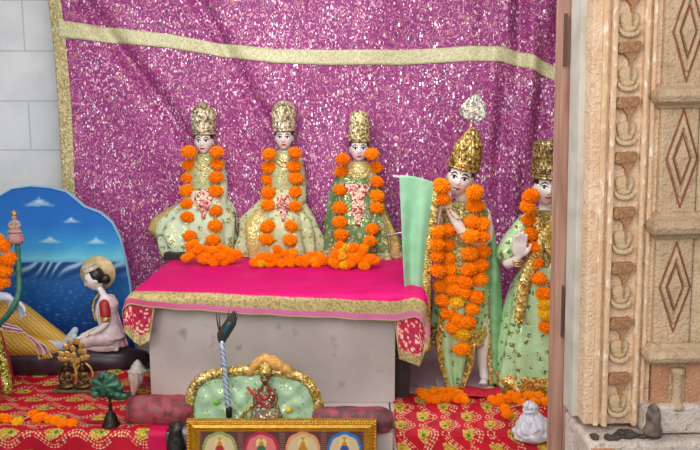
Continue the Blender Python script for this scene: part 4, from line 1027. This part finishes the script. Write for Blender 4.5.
# ------------------------------------------------------------------ small throne with a dressed idol
def throne():
    Yt = YPF+.085; O = P(256, 430, Yt); O.z = ZP; k = Yt/FPX*1.02; root = empty('small_throne', O)
    tag(root, 'small mint green throne backrest with gold tinsel border, before the slab', 'throne')
    bot = O.z
    def pt(px, py, y=0.): p = P(px, py, Yt); return Vector((p.x, Yt+y, max(p.z, ZP)))-O
    out = [(191, 440), (190, 418), (190, 402), (194, 387), (203, 377), (220, 372), (238, 370), (256, 369), (274, 370), (290, 373), (304, 378), (313, 388), (318, 402), (320, 418), (319, 440)]
    def back(u, v):
        i = u*(len(out)-1); a = int(min(i, len(out)-2)); t = i-a
        ex, ey = lerp(out[a][0], out[a+1][0], t), lerp(out[a][1], out[a+1][1], t)
        x, y = lerp(255, ex, v), lerp(425, ey, v)
        return pt(x, y, -.03*(1-v*v)+.012*noise.noise(Vector((x*.09, y*.09, 0)))+.004*math.sin(u*60)*(1-v))
    M_mint = robe_mat('mint_plush', (196, 222, 188), (156, 200, 162), (124, 184, 132), (226, 214, 120), 40, .28, .10)
    sheet('backrest', back, 120, 30, M_mint, root, thick=.012)
    hi = [pt(x, y, -.01) for x, y in out]
    mb = MB(); mb.tube(hi, .021, 14, 6)
    for v in mb.v: v += Vector(noise.noise_vector(v*90))*.007
    mb.build('tinsel_border', M_gold, root)
    mb = MB(); mb.box(Vector((-.27, -.05, 0)), Vector((.27, .10, .03))); mb.build('seat', M_mint, root, bevel=.008)
    crest = [pt(x, y, -.02) for x, y in ((250, 372), (257, 363), (266, 358), (277, 363), (286, 368), (293, 373))]
    mb = MB(); mb.tube(crest, [.012, .02, .026, .026, .02, .012], 14, 5)
    for v in mb.v: v += Vector(noise.noise_vector(v*70))*.009
    mb.build('peach_crest', plain('peach_gold_cloth', (226, 174, 104), (204, 146, 70), .6, .1, 90), root)
    sash_ = [pt(x, y, -.055) for x, y in ((236, 425), (246, 408), (254, 400), (261, 392))]
    mb = MB(); mb.tube(sash_, .014, 12, 4, .5); mb.build('gold_sash', M_gold, root)
    for x, y, m, nm in ((218, 399, plain('green_button', (110, 180, 60), rough=.5), 'green_button'), (289, 407, M_yellow, 'yellow_button')):
        mb = MB(); mb.ell(pt(x, y, -.04), (.014, .008, .012)); mb.build(nm, m, root)
    # dressed idol
    I = P(266, 420, Yt-.045); I.z = ZP+.034; ido = empty('small_idol', I); tag(ido, 'small dressed brass idol with red beads seated on green throne', 'idol')
    U = lambda px, py, y=0: Vector(((px-266)*k, y*k, (P(px, py, Yt-.045).z-I.z)))
    mb = MB(); mb.ell(U(266, 412, 0), (11*k, 8*k, 6*k)); mb.tube([U(266, 412), U(266, 400), U(266, 390), U(266, 384)], [8*k, 6.5*k, 6.5*k, 3*k], 14, 3)
    for s in (-1, 1):
        mb.tube([U(266+s*6, 391), U(266+s*11, 398, -2), U(266+s*7, 404, -8)], [2.6*k, 2.3*k, 1.8*k], 10, 3); hand(mb, U(266+s*7, 404, -8), (-s, -.6, .1), (0, 0, 1), 6*k, .3, s)
        mb.tube([U(266+s*5, 414, -3), U(266+s*13, 415, -7), U(266-s*4, 417, -10)], [4.4*k, 3.6*k, 2.4*k], 10, 3)
    Mh = Matrix.Translation(U(266, 378, -1)); head(mb, 10*k, Mh); me = fuse(mb, .0035, 2); link('body', me, plain('dark_brass', (150, 122, 76), (90, 70, 48), .35, .6, 60), ido)
    face(ido, bvh_of([(me, Vector())]), Mh, 10*k)
    mb = MB(); mb.lathe([(5.6*k, 0), (6.4*k, 3*k), (5.8*k, 7*k), (3*k, 11*k), (.3*k, 13*k)], U(266, 374.5, 0), 28, lambda t, z: 1+.06*math.cos(9*t+z*400)); mb.build('turban', M_gold, ido)
    for j, (m, q) in enumerate(((M_red, 1.0), (M_silver, 1.35), (M_red, 1.7))):
        mb = MB()
        for i in range(11):
            a = math.pi*i/10; mb.ell(U(266+math.cos(a)*6*q, 387+math.sin(a)*9*q, -7-2*math.sin(a)), (1.3*k,)*3, None, 8, 6)
        mb.build('bead_string', m, ido)
    mb = MB()
    for i in range(12):
        t_ = i/11; mb.ell(U(lerp(250, 268, t_), lerp(384, 403, t_), -11-2*math.sin(math.pi*t_)), (1.7*k,)*3, None, 8, 6)
    mb.build('red_bead_sash', plain('orange_red_beads', (196, 70, 44), (150, 36, 36), .4), ido)
    rows = [(U(266, 418).z, 0, -2*k, 15*k, 15*k, 13*k), (U(266, 408).z, 0, 0, 13*k, 13*k, 11*k), (U(266, 399).z, 0, 0, 8*k, 8*k, 8*k), (U(266, 390).z, 0, 0, 8*k, 8*k, 7.6*k)]
    robe('dress', ido, rows, robe_mat('silver_maroon_dress', (150, 130, 110), (96, 60, 56), (190, 180, 160), (210, 190, 120), 70, .35, .4), 9, .08, .5, 30, 100)
    # peacock feather wand
    a, b, c = P(229, 413, Yt-.075), P(222, 343, Yt-.04), P(220, 322, Yt-.03)
    fw = empty('feather_wand', a); tag(fw, 'peacock feather wand with blue and silver handle leaning before the slab', 'feather wand')
    t = NT('blue_silver_wrap'); co = t.coord(); w = t.n('ShaderNodeTexWave', bands_direction='DIAGONAL'); t.t.links.new(co, w.inputs['Vector']); w.inputs['Scale'].default_value = 26; w.inputs['Distortion'].default_value = 5
    col = t.ramp(w.outputs[1], [(0, lin((70, 126, 190))), (.25, lin((160, 182, 208))), (.6, lin((206, 208, 214)))])
    mb = MB(); mb.tube([Vector(), (b-a)*.5, b-a], [.0125, .012, .011], 14, 3); mb.build('handle', t.out(col, .3, .5), fw)
    mb = MB(); mb.tube([Vector((0, 0, -.012)), Vector((0, 0, .02))], .0135, 12, 1); mb.build('handle_tip', M_black, fw)
    D = lambda px, py, y=0.: P(px, py, Yt-.035+y)-a
    mb = MB(); mb.tube([D(222, 345), D(223, 335), D(231, 322), D(234, 312)], [.008, .026, .024, .006], 18, 5, .35, (0, 1, 0)); mb.build('feather', plain('dark_feather', (52, 50, 44), (30, 34, 34), .6, scale=160), fw)
    mb = MB(); mb.tube([D(225, 332, -.012), D(229, 324, -.012)], [.009, .010], 14, 1, .4, (0, 1, 0)); mb.build('feather_eye', plain('feather_blue', (32, 70, 104), (54, 96, 60), .4), fw)
    for i, (x, y) in enumerate(((216, 312), (219, 314), (237, 311), (229, 310), (238, 316), (217, 318))):
        mb = MB(); mb.tube([D(222, 343, .004), D(lerp(222, x, .7), lerp(343, y, .6), .004), D(x, y, .004)], [.003, .0035, .0012], 6, 3); mb.build('barb', plain('brown_barb', (62, 56, 42), rough=.7), fw)
throne()

# ------------------------------------------------------------------ framed picture of small seated figures
def framed():
    Yf = YPF-.10; a, b = P(186, 421, Yf), P(377, 421, Yf); W = b.x-a.x; zt = P(280, 420.5, Yf).z; z0 = .06; H = zt-z0
    root = empty('framed_picture', ((a.x+b.x)/2, Yf, z0)); tag(root, 'gold framed picture of arched niches with little seated figures, at bottom centre', 'picture')
    fw = .052; gm = plain('frame_gold', (214, 160, 46), (182, 126, 28), .35, .65, 90)
    def bar(p, q, name):
        d = (q-p).normalized(); inn = Vector((-d.z, 0, d.x)); prof_ = [(0, 0), (.003, -.022), (.014, -.030), (.020, -.022), (.032, -.026), (.044, -.014), (fw, -.010), (fw, 0)]
        rs = []
        for e, sgn in ((p, 1), (q, -1)): rs.append([e+inn*w+d*sgn*w+Vector((0, y, 0)) for w, y in prof_])
        o = MB().rings(rs).build(name, gm, root, False)
        L = (q-p).length; mb = MB()
        nb = int(L/.0125)
        for i in range(nb):
            t = (i+.5)/nb
            mb.ell(p+d*L*t+inn*.007+Vector((0, -.027, 0)), (.0052, .005, .0062), None, 8, 6)
        mb.build('bead_row', plain('bead_gold', (226, 178, 70), (196, 140, 40), .3, .7, 90), o)
    c = [Vector((-W/2, 0, 0)), Vector((W/2, 0, 0)), Vector((W/2, 0, H)), Vector((-W/2, 0, H))]
    for i in range(4): bar(c[i], c[(i+1) % 4], 'frame_bar')
    arcs = [(150, 160, 90), (186, 40, 72), (222, 150, 96), (40, 118, 186)]
    w_, h_ = W-2*fw+.01, H-2*fw+.01
    def col(u, v):
        x = u*w_; z = v*h_; n_ = 4; cw = w_/n_; i = min(3, int(x/cw)); lx = x-(i+.5)*cw; rowh = h_/2; r_ = min(1, int((h_-z)/rowh)); top = h_-r_*rowh; lz = top-z
        bgc = (104, 58, 62) if (int(x*150)+int(z*150)) % 2 else (92, 48, 54)
        aw = cw*.42; ca_ = .5*math.pi-math.atan2(lx, .085-lz+1e-9); rr_ = math.hypot(lx, max(0, .085-lz)*.95); lim = aw*(1+.05*abs(math.cos(4*ca_))); peak = 0 if rr_ < lim else 9
        cl = bgc
        if abs(abs(lx)-cw*.5) < .012: cl = (140, 96, 84) if int(z*220) % 2 else (92, 54, 52)
        if abs(lx) < aw and lz > peak and lz < rowh-.012:
            cl = arcs[(i+r_) % 4]
            if rr_ < lim-.013 and abs(lx) < aw-.012: cl = (212, 190, 150) if i != 1 else (220, 120, 120)
            if lx**2+(lz-.055)**2 < .022**2: cl = (232, 206, 120)
            if lx**2+(lz-.058)**2 < .010**2: cl = (190, 130, 96)
            if abs(lx) < .010*(1-(lz-.03)/.02) and .030 < lz < .05: cl = (196, 150, 50)
            if .066 < lz < .13 and abs(lx) < .014+.02*sstep(.066, .12, lz): cl = ((176, 46, 50), (60, 110, 70), (190, 130, 40), (70, 80, 150))[(i+2*r_) % 4]
            if .09 < lz < .097 and abs(lx) < .022: cl = (226, 196, 150)
        return (*lin(cl), 0)
    sheet('picture_sheet', lambda u, v: Vector((-w_/2+u*w_, -.006, fw-.005+v*h_)), 260, 170, attr_mat('printed_picture', .3, .5), root, col, thick=.002)
    MB().box((-W/2+.01, .0, .005), (W/2-.01, .012, H-.01)).build('backing_board', plain('brown_board', (96, 70, 50)), root, False)
    root.rotation_euler = (R(-4), 0, 0)
framed()
o = MB().box((-1.1, YPF-.32, 0), (XPL, YPF-.005, .06)).build('front_step', M_slab, bevel=.005, smooth=False); tag(o, 'low marble step carrying the framed picture', 'step')

# ------------------------------------------------------------------ small things at the left
def brass_shrine():
    O = G(76, 391, ZP+.01); O.z = ZP+.0125; k = O.y/FPX*1.01; root = empty('brass_shrine', O); tag(root, 'small brass shrine with leafy canopy over twin figures, on red cloth', 'figurine')
    dk = plain('old_bronze', (112, 88, 54), (66, 50, 32), .35, .75, 70); br = plain('bright_brass', (222, 190, 116), (184, 144, 76), .35, .5, 70)
    MB().box((-21*k, -8*k, 0), (21*k, 8*k, 3*k)).build('base_plate', plain('tarnished_plate', (134, 116, 82), (96, 82, 58), .45, .6, 60), root, False, .003)
    U = lambda x, z, y=0: Vector((x*k, y*k, z*k))
    mb = MB(); mb.tube([U(0, 3, 2), U(1, 16, 2), U(-1, 30, 2), U(0, 40, 2)], [2.2*k, 1.8*k, 1.8*k, 1.4*k], 10, 4)
    for s in (-1, 1): mb.tube([U(0, 26, 2), U(s*6, 34, 2), U(s*11, 40, 2)], [1.4*k, 1.2*k, .9*k], 8, 3)
    mb.build('trunk', br, root)
    rr = random.Random(3)
    for x, z in ((-12, 40), (-8, 47), (-3, 52), (3, 53), (8, 49), (12, 43), (14, 37), (-14, 34), (-6, 40), (0, 46), (6, 42), (0, 38), (-10, 33), (9, 35), (-2, 33), (4, 33)):
        mb = MB(); y = rr.uniform(-3, 3); M_ = Matrix.Rotation(math.atan2(x, z-28), 4, 'Y')
        rs = []
        for i in range(9):
            t = i/8; hw = 3.4*math.sin(math.pi*min(1, .1+t*.9))**.8*k; ring = []
            for j in range(10):
                a = 2*math.pi*j/10; ring.append(Vector((hw*math.cos(a), hw*.35*math.sin(a)-1.5*k*t*t, (t*8-4)*k)))
            rs.append(ring)
        mb.rings(rs).xf(Matrix.Translation(U(x, z, y)) @ M_); mb.build('leaf', br, root)
    for s in (-1, 1):
        mb = MB(); c_ = s*8.5
        mb.ell(U(c_, 8, -1), (6.5*k, 5*k, 5*k)); mb.ell(U(c_, 15, 0), (4*k, 3.2*k, 6*k))
        for q in (-1, 1):
            mb.tube([U(c_+q*3.6, 19, 0), U(c_+q*6, 14, -2), U(c_+q*2.5, 11, -5)], [1.4*k, 1.3*k, 1*k], 8, 3); mb.tube([U(c_+q*3, 6, -1), U(c_+q*7, 6, -3), U(c_, 5, -6)], [2.4*k, 2*k, 1.4*k], 8, 3)
        head(mb, 5*k, Matrix.Translation(U(c_, 24, -.5))); mb.lathe([(2.6*k, 0), (2.8*k, 2*k), (1.6*k, 4*k), (.2*k, 6*k)], U(c_, 26.5, -.3), 16)
        me = fuse(mb, .003, 2); link('seated_figure', me, dk, root)
        ring = [U(c_+9*math.cos(a), 14+14*math.sin(a), 3) for a in (math.pi*i/14 for i in range(15))]; ring = [U(c_+7.5, 3, 3)]+ring[1:-1]+[U(c_-7.5, 3, 3)]
        mb = MB(); mb.tube(ring, 1.3*k, 8, 3); mb.build('arch', br if s > 0 else dk, root)
brass_shrine()
def lamp():
    O = G(109, 429.5, ZP+.01); O.z = ZP+.013; O.y += .03; k = O.y/FPX*1.03; root = empty('oil_lamp', O); tag(root, 'dark metal lamp stand with green patina hood, beside the maroon bolster', 'lamp')
    U = lambda x, z, y=0: Vector((x*k, y*k, z*k))
    dk = plain('blackened_metal', (58, 56, 46), (38, 36, 32), .45, .7, 60); pt_ = plain('green_patina', (62, 112, 88), (32, 66, 52), .45, .35, 45)
    MB().lathe([(.1*k, 0), (9*k, 0), (9.2*k, 1.5*k), (7.5*k, 4*k), (6.4*k, 9*k), (4.5*k, 13*k), (2*k, 16*k), (1.6*k, 20*k), (2.4*k, 22*k), (1.5*k, 24*k), (1.4*k, 30*k), (.2*k, 31*k)], (0, 0, 0), 32).build('bell_foot', dk, root)
    MB().tube([U(0, 28), U(-1, 38), U(-3, 46)], [1.8*k, 2.4*k, 2.6*k], 12, 3).build('stem', dk, root)
    # scalloped hood
    rs = []
    for i in range(13):
        t = i/12; ring = []
        for j in range(48):
            a = 2*math.pi*j/48; f = 1+.10*math.cos(7*a)*t; r_ = 15*math.sin(t*math.pi*.62)*k*f
            ring.append(U(-4, 44)+Vector((r_*math.cos(a), -5*k+9*k*t*t-3*k*t*math.cos(7*a)*.6, r_*math.sin(a)*.9)))
        rs.append(ring)
    mb = MB().rings(rs, cap=False); o = mb.build('hood', pt_, root); md = o.modifiers.new('t', 'SOLIDIFY'); md.thickness = .006
    for x, z, r_ in ((10, 35, 5), (13, 42, 4), (16, 34, 4), (-13, 36, 4.5), (4, 36, 4), (-6, 54, 4)):
        mb = MB(); mb.ell(U(x, z, -6), (r_*k, r_*.7*k, r_*.85*k)); mb.build('leaf_boss', pt_, root)
    rs = []
    for i in range(9):
        t = i/8; ring = []
        for j in range(36):
            a = 2*math.pi*j/36; r_ = (6+7*t)*k*(1+.06*math.cos(8*a)); ring.append(U(11, 30+4*t)+Vector((r_*math.cos(a), r_*.7*math.sin(a)-3*k, 2*k*t*math.cos(8*a)*.4)))
        rs.append(ring)
    o = MB().rings(rs).build('lamp_bowl', pt_, root)
lamp()
def conch():
    O = G(136, 397, ZP); k = O.y/FPX*1.01; O.z = ZP+.002; root = empty('conch_shell', O); tag(root, 'white conch shell standing beside the marble slab, left of it', 'shell')
    rs = []; nz_ = 60
    for i in range(nz_+1):
        t = i/nz_; z = t*40*k
        r_ = interp([(0, 1.2), (.15, 3.5), (.35, 6.6), (.6, 9.2), (.72, 9.4), (.78, 7.2), (.84, 6.6), (.88, 4.6), (.93, 4.0), (.96, 2.4), (1, .5)], t)*k
        ring = []
        for j in range(48):
            a = 2*math.pi*j/48; f = 1+.22*math.exp(-((t-.70)/.045)**2)*max(0, math.cos(a*7+.4))**2+.05*math.sin(a+t*20)
            sx = 1.5*k*math.sin(t*3)
            ring.append(Vector((r_*f*math.cos(a)*.92+sx+6*k*(t-.5), r_*f*math.sin(a)*.9, z)))
        rs.append(ring)
    MB().rings(rs).build('shell', plain('white_shell', (220, 212, 206), (196, 184, 178), .4, scale=40), root)
    mb = MB(); mb.tube([Vector((1*k, -7*k, 8*k)), Vector((3.5*k, -9.5*k, 18*k)), Vector((4*k, -9.5*k, 27*k))], [1.5*k, 2.6*k, 1.6*k], 12, 4, .5); mb.build('shell_lip', plain('shell_pink_lip', (206, 176, 168), rough=.4), root)
conch()
def tinsel_cushion():
    Yq = YV-.36; root = empty('red_cushion', P(-14, 392, Yq)); oo_ = root.location.copy(); tag(root, 'red cushion edged with gold-green tinsel at far left edge', 'cushion')
    poly = [(-60, 330), (-2, 330), (3, 345), (8, 362), (13, 386), (-60, 392)]
    pts = [P(x, y, Yq) for x, y in poly]; c = sum(pts, Vector())/6
    rs = []
    for t, y in ((.9, .05), (1, .02), (1, -.02), (.93, -.05), (.6, -.07), (.1, -.075)):
        rs.append([c.lerp(p, t)+Vector((0, y, 0))-oo_ for p in pts])
    o = MB().rings(rs).build('pad', plain('crimson_cloth', (184, 18, 46), (150, 12, 36), .6), root, bevel=.01)
    mb = MB(); mb.tube([pts[1]+Vector((0, -.03, 0))-oo_, pts[2]+Vector((0, -.05, 0))-oo_, pts[3]+Vector((0, -.05, 0))-oo_, pts[4]+Vector((0, -.05, 0))-oo_], .022, 14, 8)
    for v in mb.v: v += Vector(noise.noise_vector(v*80))*.008
    mb.build('tinsel_trim', tinsel_mat('gold_green_tinsel', (180, 170, 60), (206, 200, 100), (84, 90, 20), 110, .5), root)
tinsel_cushion()
# small dark metal pot beside the framed picture
O = P(177, 447, YPF-.05); O.z = .06; kk = YPF/FPX
root = empty('metal_pot', O); tag(root, 'small dark metal pot beside left corner of gold picture frame', 'pot')
H_ = P(177, 425, YPF-.05).z-.06
M_pot = plain('dark_pewter', (74, 74, 70), (44, 44, 42), .4, .7, 50)
MB().lathe([(.1*kk, 0), (7*kk, 0), (8*kk, .02), (9*kk, H_*.4), (9.5*kk, H_*.7), (6.5*kk, H_*.86), (6*kk, H_*.92), (8*kk, H_), (6.8*kk, H_*.99), (5*kk, H_*.86), (.1*kk, H_*.8)], (0, 0, 0), 32).build('pot_body', M_pot, root)
mb = MB(); mb.tube([(-5.5*kk, 0, H_*.95), (-9*kk, 0, H_*.75), (-8.6*kk, 0, H_*.5)], .006, 8, 4); mb.build('pot_handle', M_pot, root)
# crumpled white bag
def bag():
    O = P(532, 438, YS-.23); O.z = ZST+.012; k = O.y/FPX*1.1; root = empty('white_bag', O); tag(root, 'crumpled white knotted plastic bag on red cloth by the door frame', 'bag')
    rs = []
    for i in range(46):
        t = i/45; z = t*38*k
        r_ = interp([(0, 13), (.06, 17), (.2, 18.5), (.4, 16.5), (.6, 11), (.72, 7), (.8, 6.6), (.9, 7.5), (1, 3)], t)*k; ring = []
        for j in range(72):
            a = 2*math.pi*j/72; p = Vector((math.cos(a), math.sin(a), t*2))
            d, _ = noise.voronoi(p*2.1+Vector((3, 1, 7))); f = 1+.34*(d[1]-d[0])-.10+.10*math.sin(a*11+3*t)*sstep(.4, .7, t)
            ring.append(Vector((r_*f*math.cos(a)*1.0-3*k*sstep(.5, 1, t), r_*f*.85*math.sin(a), max(0, z+2.5*k*noise.noise(p*2.5)*min(1, t*5)))))
        rs.append(ring)
    MB().rings(rs).build('bag_body', plain('white_plastic', (214, 218, 228), (200, 206, 218), .35, scale=20), root)
    zz = 29*k
    mb = MB(); mb.tube([(-3*k+5.6*k*math.cos(a), 5.6*k*math.sin(a), zz+.8*k*math.sin(3*a)) for a in (2*math.pi*i/24 for i in range(25))], 1.5*k, 10, 1); mb.build('knot', plain('white_plastic_knot', (206, 210, 222), rough=.4), root)
bag()

# ------------------------------------------------------------------ door frame and carved pillar
def stone_mat(name, a, b, stain, amt=.5, sc=7):
    t = NT(name); co = t.coord(); n1 = t.noise(co, sc, 6); n2 = t.noise(co, sc*6, 5)
    col = t.mix(t.ramp(n1, [(.35, (0, 0, 0)), (.68, (1, 1, 1))]), lin(a), lin(b))
    col = t.mix(t.math('MULTIPLY', t.ramp(n2, [(.54, (0, 0, 0)), (.7, (1, 1, 1))]), amt), col, lin(stain))
    return t.out(col, .75, 0., t.math('ADD', n2, t.noise(co, sc*18, 3)), .8, .010)
M_stone = stone_mat('cream_sandstone', (234, 204, 174), (218, 182, 148), (200, 152, 116), .7)
def chip_mat():
    t = NT('chipped_edge_stone'); co = t.coord((1, 1, .6)); n1 = t.noise(co, 9, 5); n2 = t.noise(co, 46, 4)
    col = t.mix(n1, lin((226, 192, 156)), lin((206, 168, 130)))
    col = t.mix(t.ramp(n2, [(.54, (0, 0, 0)), (.66, (1, 1, 1))]), col, lin((242, 224, 200)))
    return t.out(col, .8, 0., n2, .9, .012)
M_chip = chip_mat()
M_stone2 = stone_mat('beige_sandstone', (214, 190, 152), (196, 166, 128), (176, 134, 98), .6)
M_stoneg = stone_mat('grey_beige_stone', (206, 178, 144), (184, 154, 122), (154, 120, 90), .5)
M_brown = stone_mat('ochre_stained_stone', (196, 146, 104), (170, 116, 76), (216, 182, 142), .6, 20)
M_groove = plain('rust_red_paint', (158, 92, 60), (128, 70, 46), .8, scale=30)
M_orangey = stone_mat('orange_stained_stone', (208, 150, 112), (190, 130, 94), (222, 190, 156), .4, 14)
M_white = stone_mat('chipped_white_lime', (226, 212, 200), (200, 182, 170), (128, 112, 102), .7, 10)
def jamb_mat():
    t = NT('pinkish_painted_wood'); co = t.coord((14, 14, 1.2)); n1 = t.noise(co, 3, 5)
    col = t.ramp(n1, [(.3, lin((142, 102, 88))), (.5, lin((170, 128, 110))), (.7, lin((190, 150, 130)))])
    return t.out(col, .7, 0., n1, .4, .004)
YPil, YJ = 2.12, 2.30
X = lambda px, Y=YPil: P(px, 200, Y).x
zz0, zz1 = .0, 2.75
LEAN = R(-1.25)
jr = empty('door_1', (X(567, YJ), YJ, P(567, 225, YJ).z)); jo = jr.location.copy(); jr['kind'] = 'structure'
M_jamb = jamb_mat()
jx0, jx1, jx2 = X(558.5, YJ), X(569, YJ), X(581, YJ)
MB().box(Vector((jx0, YJ, zz0))-jo, Vector((jx1, YJ+.07, zz1))-jo).build('door_jamb', M_jamb, jr, False, .003)
MB().box(Vector((jx1-.002, YJ-.018, zz0))-jo, Vector((jx2, YJ+.07, zz1))-jo).build('jamb_molding', M_jamb, jr, False, .006)
for (x0, x1, y0, y1) in ((565.5, 569.5, 14, 66), (558.5, 561, 285, 336)):
    a, b = P(x0, y1, YJ-.0), P(x1, y0, YJ)
    MB().box(Vector((a.x, YJ-.0205, a.z))-jo, Vector((b.x, YJ+.004, b.z))-jo).build('slot_plate', plain('dark_slot', (92, 62, 56), rough=.7), jr, False)
jr.rotation_euler = (0, LEAN*.8, 0)
pr = empty('carved_pillar', (X(640), YPil, P(640, 225, YPil).z)); po = pr.location.copy()
tag(pr, 'cream sandstone doorway pillar with carved niches, lozenges and ring mouldings', 'pillar')
zb = P(640, 424, YPil).z
def vbar(px0, px1, y0, y1, name, mat, bevel=.004, z0=None, z1=None):
    return MB().box(Vector((X(px0), YPil+y0, z0 if z0 is not None else zb))-po, Vector((X(px1), YPil+y1, z1 or zz1))-po).build(name, mat, pr, False, bevel)
vbar(589.5, 780, .0, .16, 'shaft', M_stone, .006)
vbar(584, 596, .06, .16, 'corner_strip', plain('blue_grey_limewash', (200, 196, 186), (182, 176, 164), .8, scale=12), .004)
vbar(598.5, 604, -.012, .01, 'edge_fillet', M_chip, .004)
vbar(606.5, 612, -.02, .01, 'edge_fillet', M_chip, .005)
vbar(638, 643, -.02, .01, 'edge_fillet', M_chip, .005)
vbar(646.5, 651, -.010, .01, 'edge_fillet', M_chip, .004)
vbar(656, 693, -.022, .01, 'pilaster', M_stoneg, .006)
vbar(694.5, 760, -.012, .01, 'return_face', M_stone2, .006)
# worn chips along the edge fillet are part of the stone
def Zp(py): return P(630, py, YPil).z
k = YPil/FPX*1.01
for i in range(9):
    yc = -62+i*54.9+ (0)
    if yc > 400: break
    x0 = X(624)
    br = empty('carved_niche', Vector((x0, YPil, Zp(yc)))-po); br.parent = pr
    U = lambda px, dy: Vector((px*k, 0, -dy*k))
    led = [(-11.5, 0), (-9, -6), (10, -6.5), (11, -1), (8, 4), (-8, 5.5), (-11.5, 4)]
    MB().prism([(x*k, -z*k) for x, z in led], -.020, .004).build('ledge', M_brown, br, False, .004)
    st = [(-7, 4.5), (7, 4.5), (4.5, 8), (1.6, 12), (1.0, 26), (.4, 31), (-.6, 30), (-1.0, 22), (-1.6, 12), (-4.5, 8)]
    MB().prism([((x+1.5)*k, -z*k) for x, z in st], -.017, .004).build('pendant', M_brown, br, False, .002)
    rs = []
    for r_, y in ((10, .004), (9.8, -.006), (8, -.011), (5, -.013), (.5, -.0135)):
        rs.append([Vector((r_*k*math.cos(a)*.98, y, -26*k+r_*k*math.sin(a)*1.08+ (2.4*k*math.cos(2*a) if r_ > 9 else 0))) for a in (2*math.pi*j/32 for j in range(32))])
    MB().rings(rs).build('bowl_boss', M_stone2, br)
    cr_ = [Vector((-9.5*k, -.006, -33*k)), Vector((-6*k, -.012, -38*k)), Vector((3*k, -.013, -39*k)), Vector((9*k, -.008, -35*k))]
    MB().tube(cr_, [2*k, 3*k, 3*k, 2*k], 10, 4, .8).build('bowl_rim', M_stone2, br)
    if i == 8: pass
def ring(py0, py1, name='ring_molding'):
    za, zb_ = Zp(py0), Zp(py1); h = za-zb_
    prof_ = [(0, 0), (.008, .0), (.014, .10*h), (.022, .16*h), (.040, .26*h), (.048, .5*h), (.040, .74*h), (.022, .84*h), (.014, .9*h), (.014, h), (0, h)]
    x0, x1 = X(656), X(740); rs = []
    for sx, ex in ((x0, -1), (x1, 0)):
        rs.append([Vector((sx+ex*d*.62, YPil-.022-d, zb_+z))-po for d, z in prof_])
    # left return
    mb = MB(); n_ = len(prof_)
    back = [Vector((x0-d*.62, YPil+.01, zb_+z))-po for d, z in prof_]
    mb.rings([back]+rs, closed=True); return mb.build(name, M_stoneg, pr, False, .003)
ring(84, 109); ring(212, 238); ring(341, 362)
def lozenge(cx_, cyp, hw, hh):
    root_ = empty('lozenge', Vector((X(cx_), YPil-.022, Zp(cyp)))-po); root_.parent = pr
    def lz(f, r_, m, nm, y):
        pts = [Vector((f*hw*k*sx, y, f*hh*k*sz*1.0)) for sx, sz in ((0, 1), (1, 0), (0, -1), (-1, 0), (0, 1))]
        mb = MB()
        for a, b in zip(pts, pts[1:]): mb.tube([a, b], r_, 8, 1)
        mb.build(nm, m, root_)
    lz(1, .0024, M_groove, 'outer_groove', -.001); lz(.76, .0062, M_stoneg, 'raised_band', -.003); lz(.52, .0022, M_groove, 'inner_groove', -.001)
    MB().prism([(0, .42*hh*k), (.42*hw*k, 0), (0, -.42*hh*k), (-.42*hw*k, 0)], -.008, .002).build('core', M_stoneg, root_, False, .002)
lozenge(678, 33, 14.5, 47); lozenge(677, 159, 15.5, 48); lozenge(675.5, 286, 15.5, 46)
# lower panels
zl0, zl1 = Zp(405), Zp(362)
for a, b in ((656, 673), (690, 720)):
    MB().box(Vector((X(a), YPil-.026, zl0))-po, Vector((X(b), YPil, zl1))-po).build('stained_panel', M_orangey, pr, False, .003)
mb = MB(); mb.lathe([(9*k, 0), (9*k, 3*k), (6*k, 6*k), (4.6*k, 10*k), (4.6*k, 34*k), (6.5*k, 38*k), (7*k, 43*k), (.1*k, 43*k)], Vector((X(681), YPil-.03, zl0))-po, 24); mb.build('colonnette', M_stoneg, pr)
mb = MB(); mb.lathe([(9*k, 0), (9.5*k, 4*k), (7*k, 12*k), (7.5*k, 20*k), (5.5*k, 28*k), (2*k, 32*k), (.1*k, 33*k)], Vector((X(655), YPil-.05, Zp(427)))-po, 24); mb.build('sooty_boss', plain('soot_black_stone', (66, 56, 52), (136, 116, 102), .85, scale=40), pr)
MB().box(Vector((X(646), YPil-.05, Zp(428)))-po, Vector((X(780), YPil+.02, Zp(400)))-po).build('base_course', M_white, pr, False, .01)
MB().box(Vector((X(586), YPil-.09, 0))-po, Vector((X(780), YPil+.16, Zp(430)))-po).build('pillar_base', M_white, pr, False, .012)
MB().box(Vector((X(588), YPil-.094, Zp(462)))-po, Vector((X(612), YPil-.08, Zp(434)))-po).build('ochre_patch', M_orangey, pr, False, .004)
pr.rotation_euler = (0, LEAN, 0)
# dark soot rubble on the base ledge
rr = random.Random(12); M_soot = plain('soot_rubble', (48, 42, 40), (86, 74, 68), .9, scale=60)
for i in range(11):
    px = 594+i*6.4+rr.uniform(-4, 4); r_ = rr.uniform(.006, .011)+.014*math.exp(-((i-5)/2.2)**2)*rr.random()
    p = P(px, 428, YPil-.045-rr.uniform(0, .02)); p.z = Zp(430)+r_*.4
    bm = bmesh.new(); bmesh.ops.create_icosphere(bm, subdivisions=3, radius=r_)
    for v in bm.verts: v.co = v.co*(1+.45*noise.noise(v.co*70+Vector((i, 0, 0)))); v.co.z *= .7; v.co.x *= 1.5
    m = bpy.data.meshes.new('soot_lump'); bm.to_mesh(m); bm.free(); o = link('soot_lump', m, M_soot); o.location = p
    tag(o, 'black sooty lump on the ledge at the foot of carved pillar', 'lump', 'soot lumps on the pillar ledge')
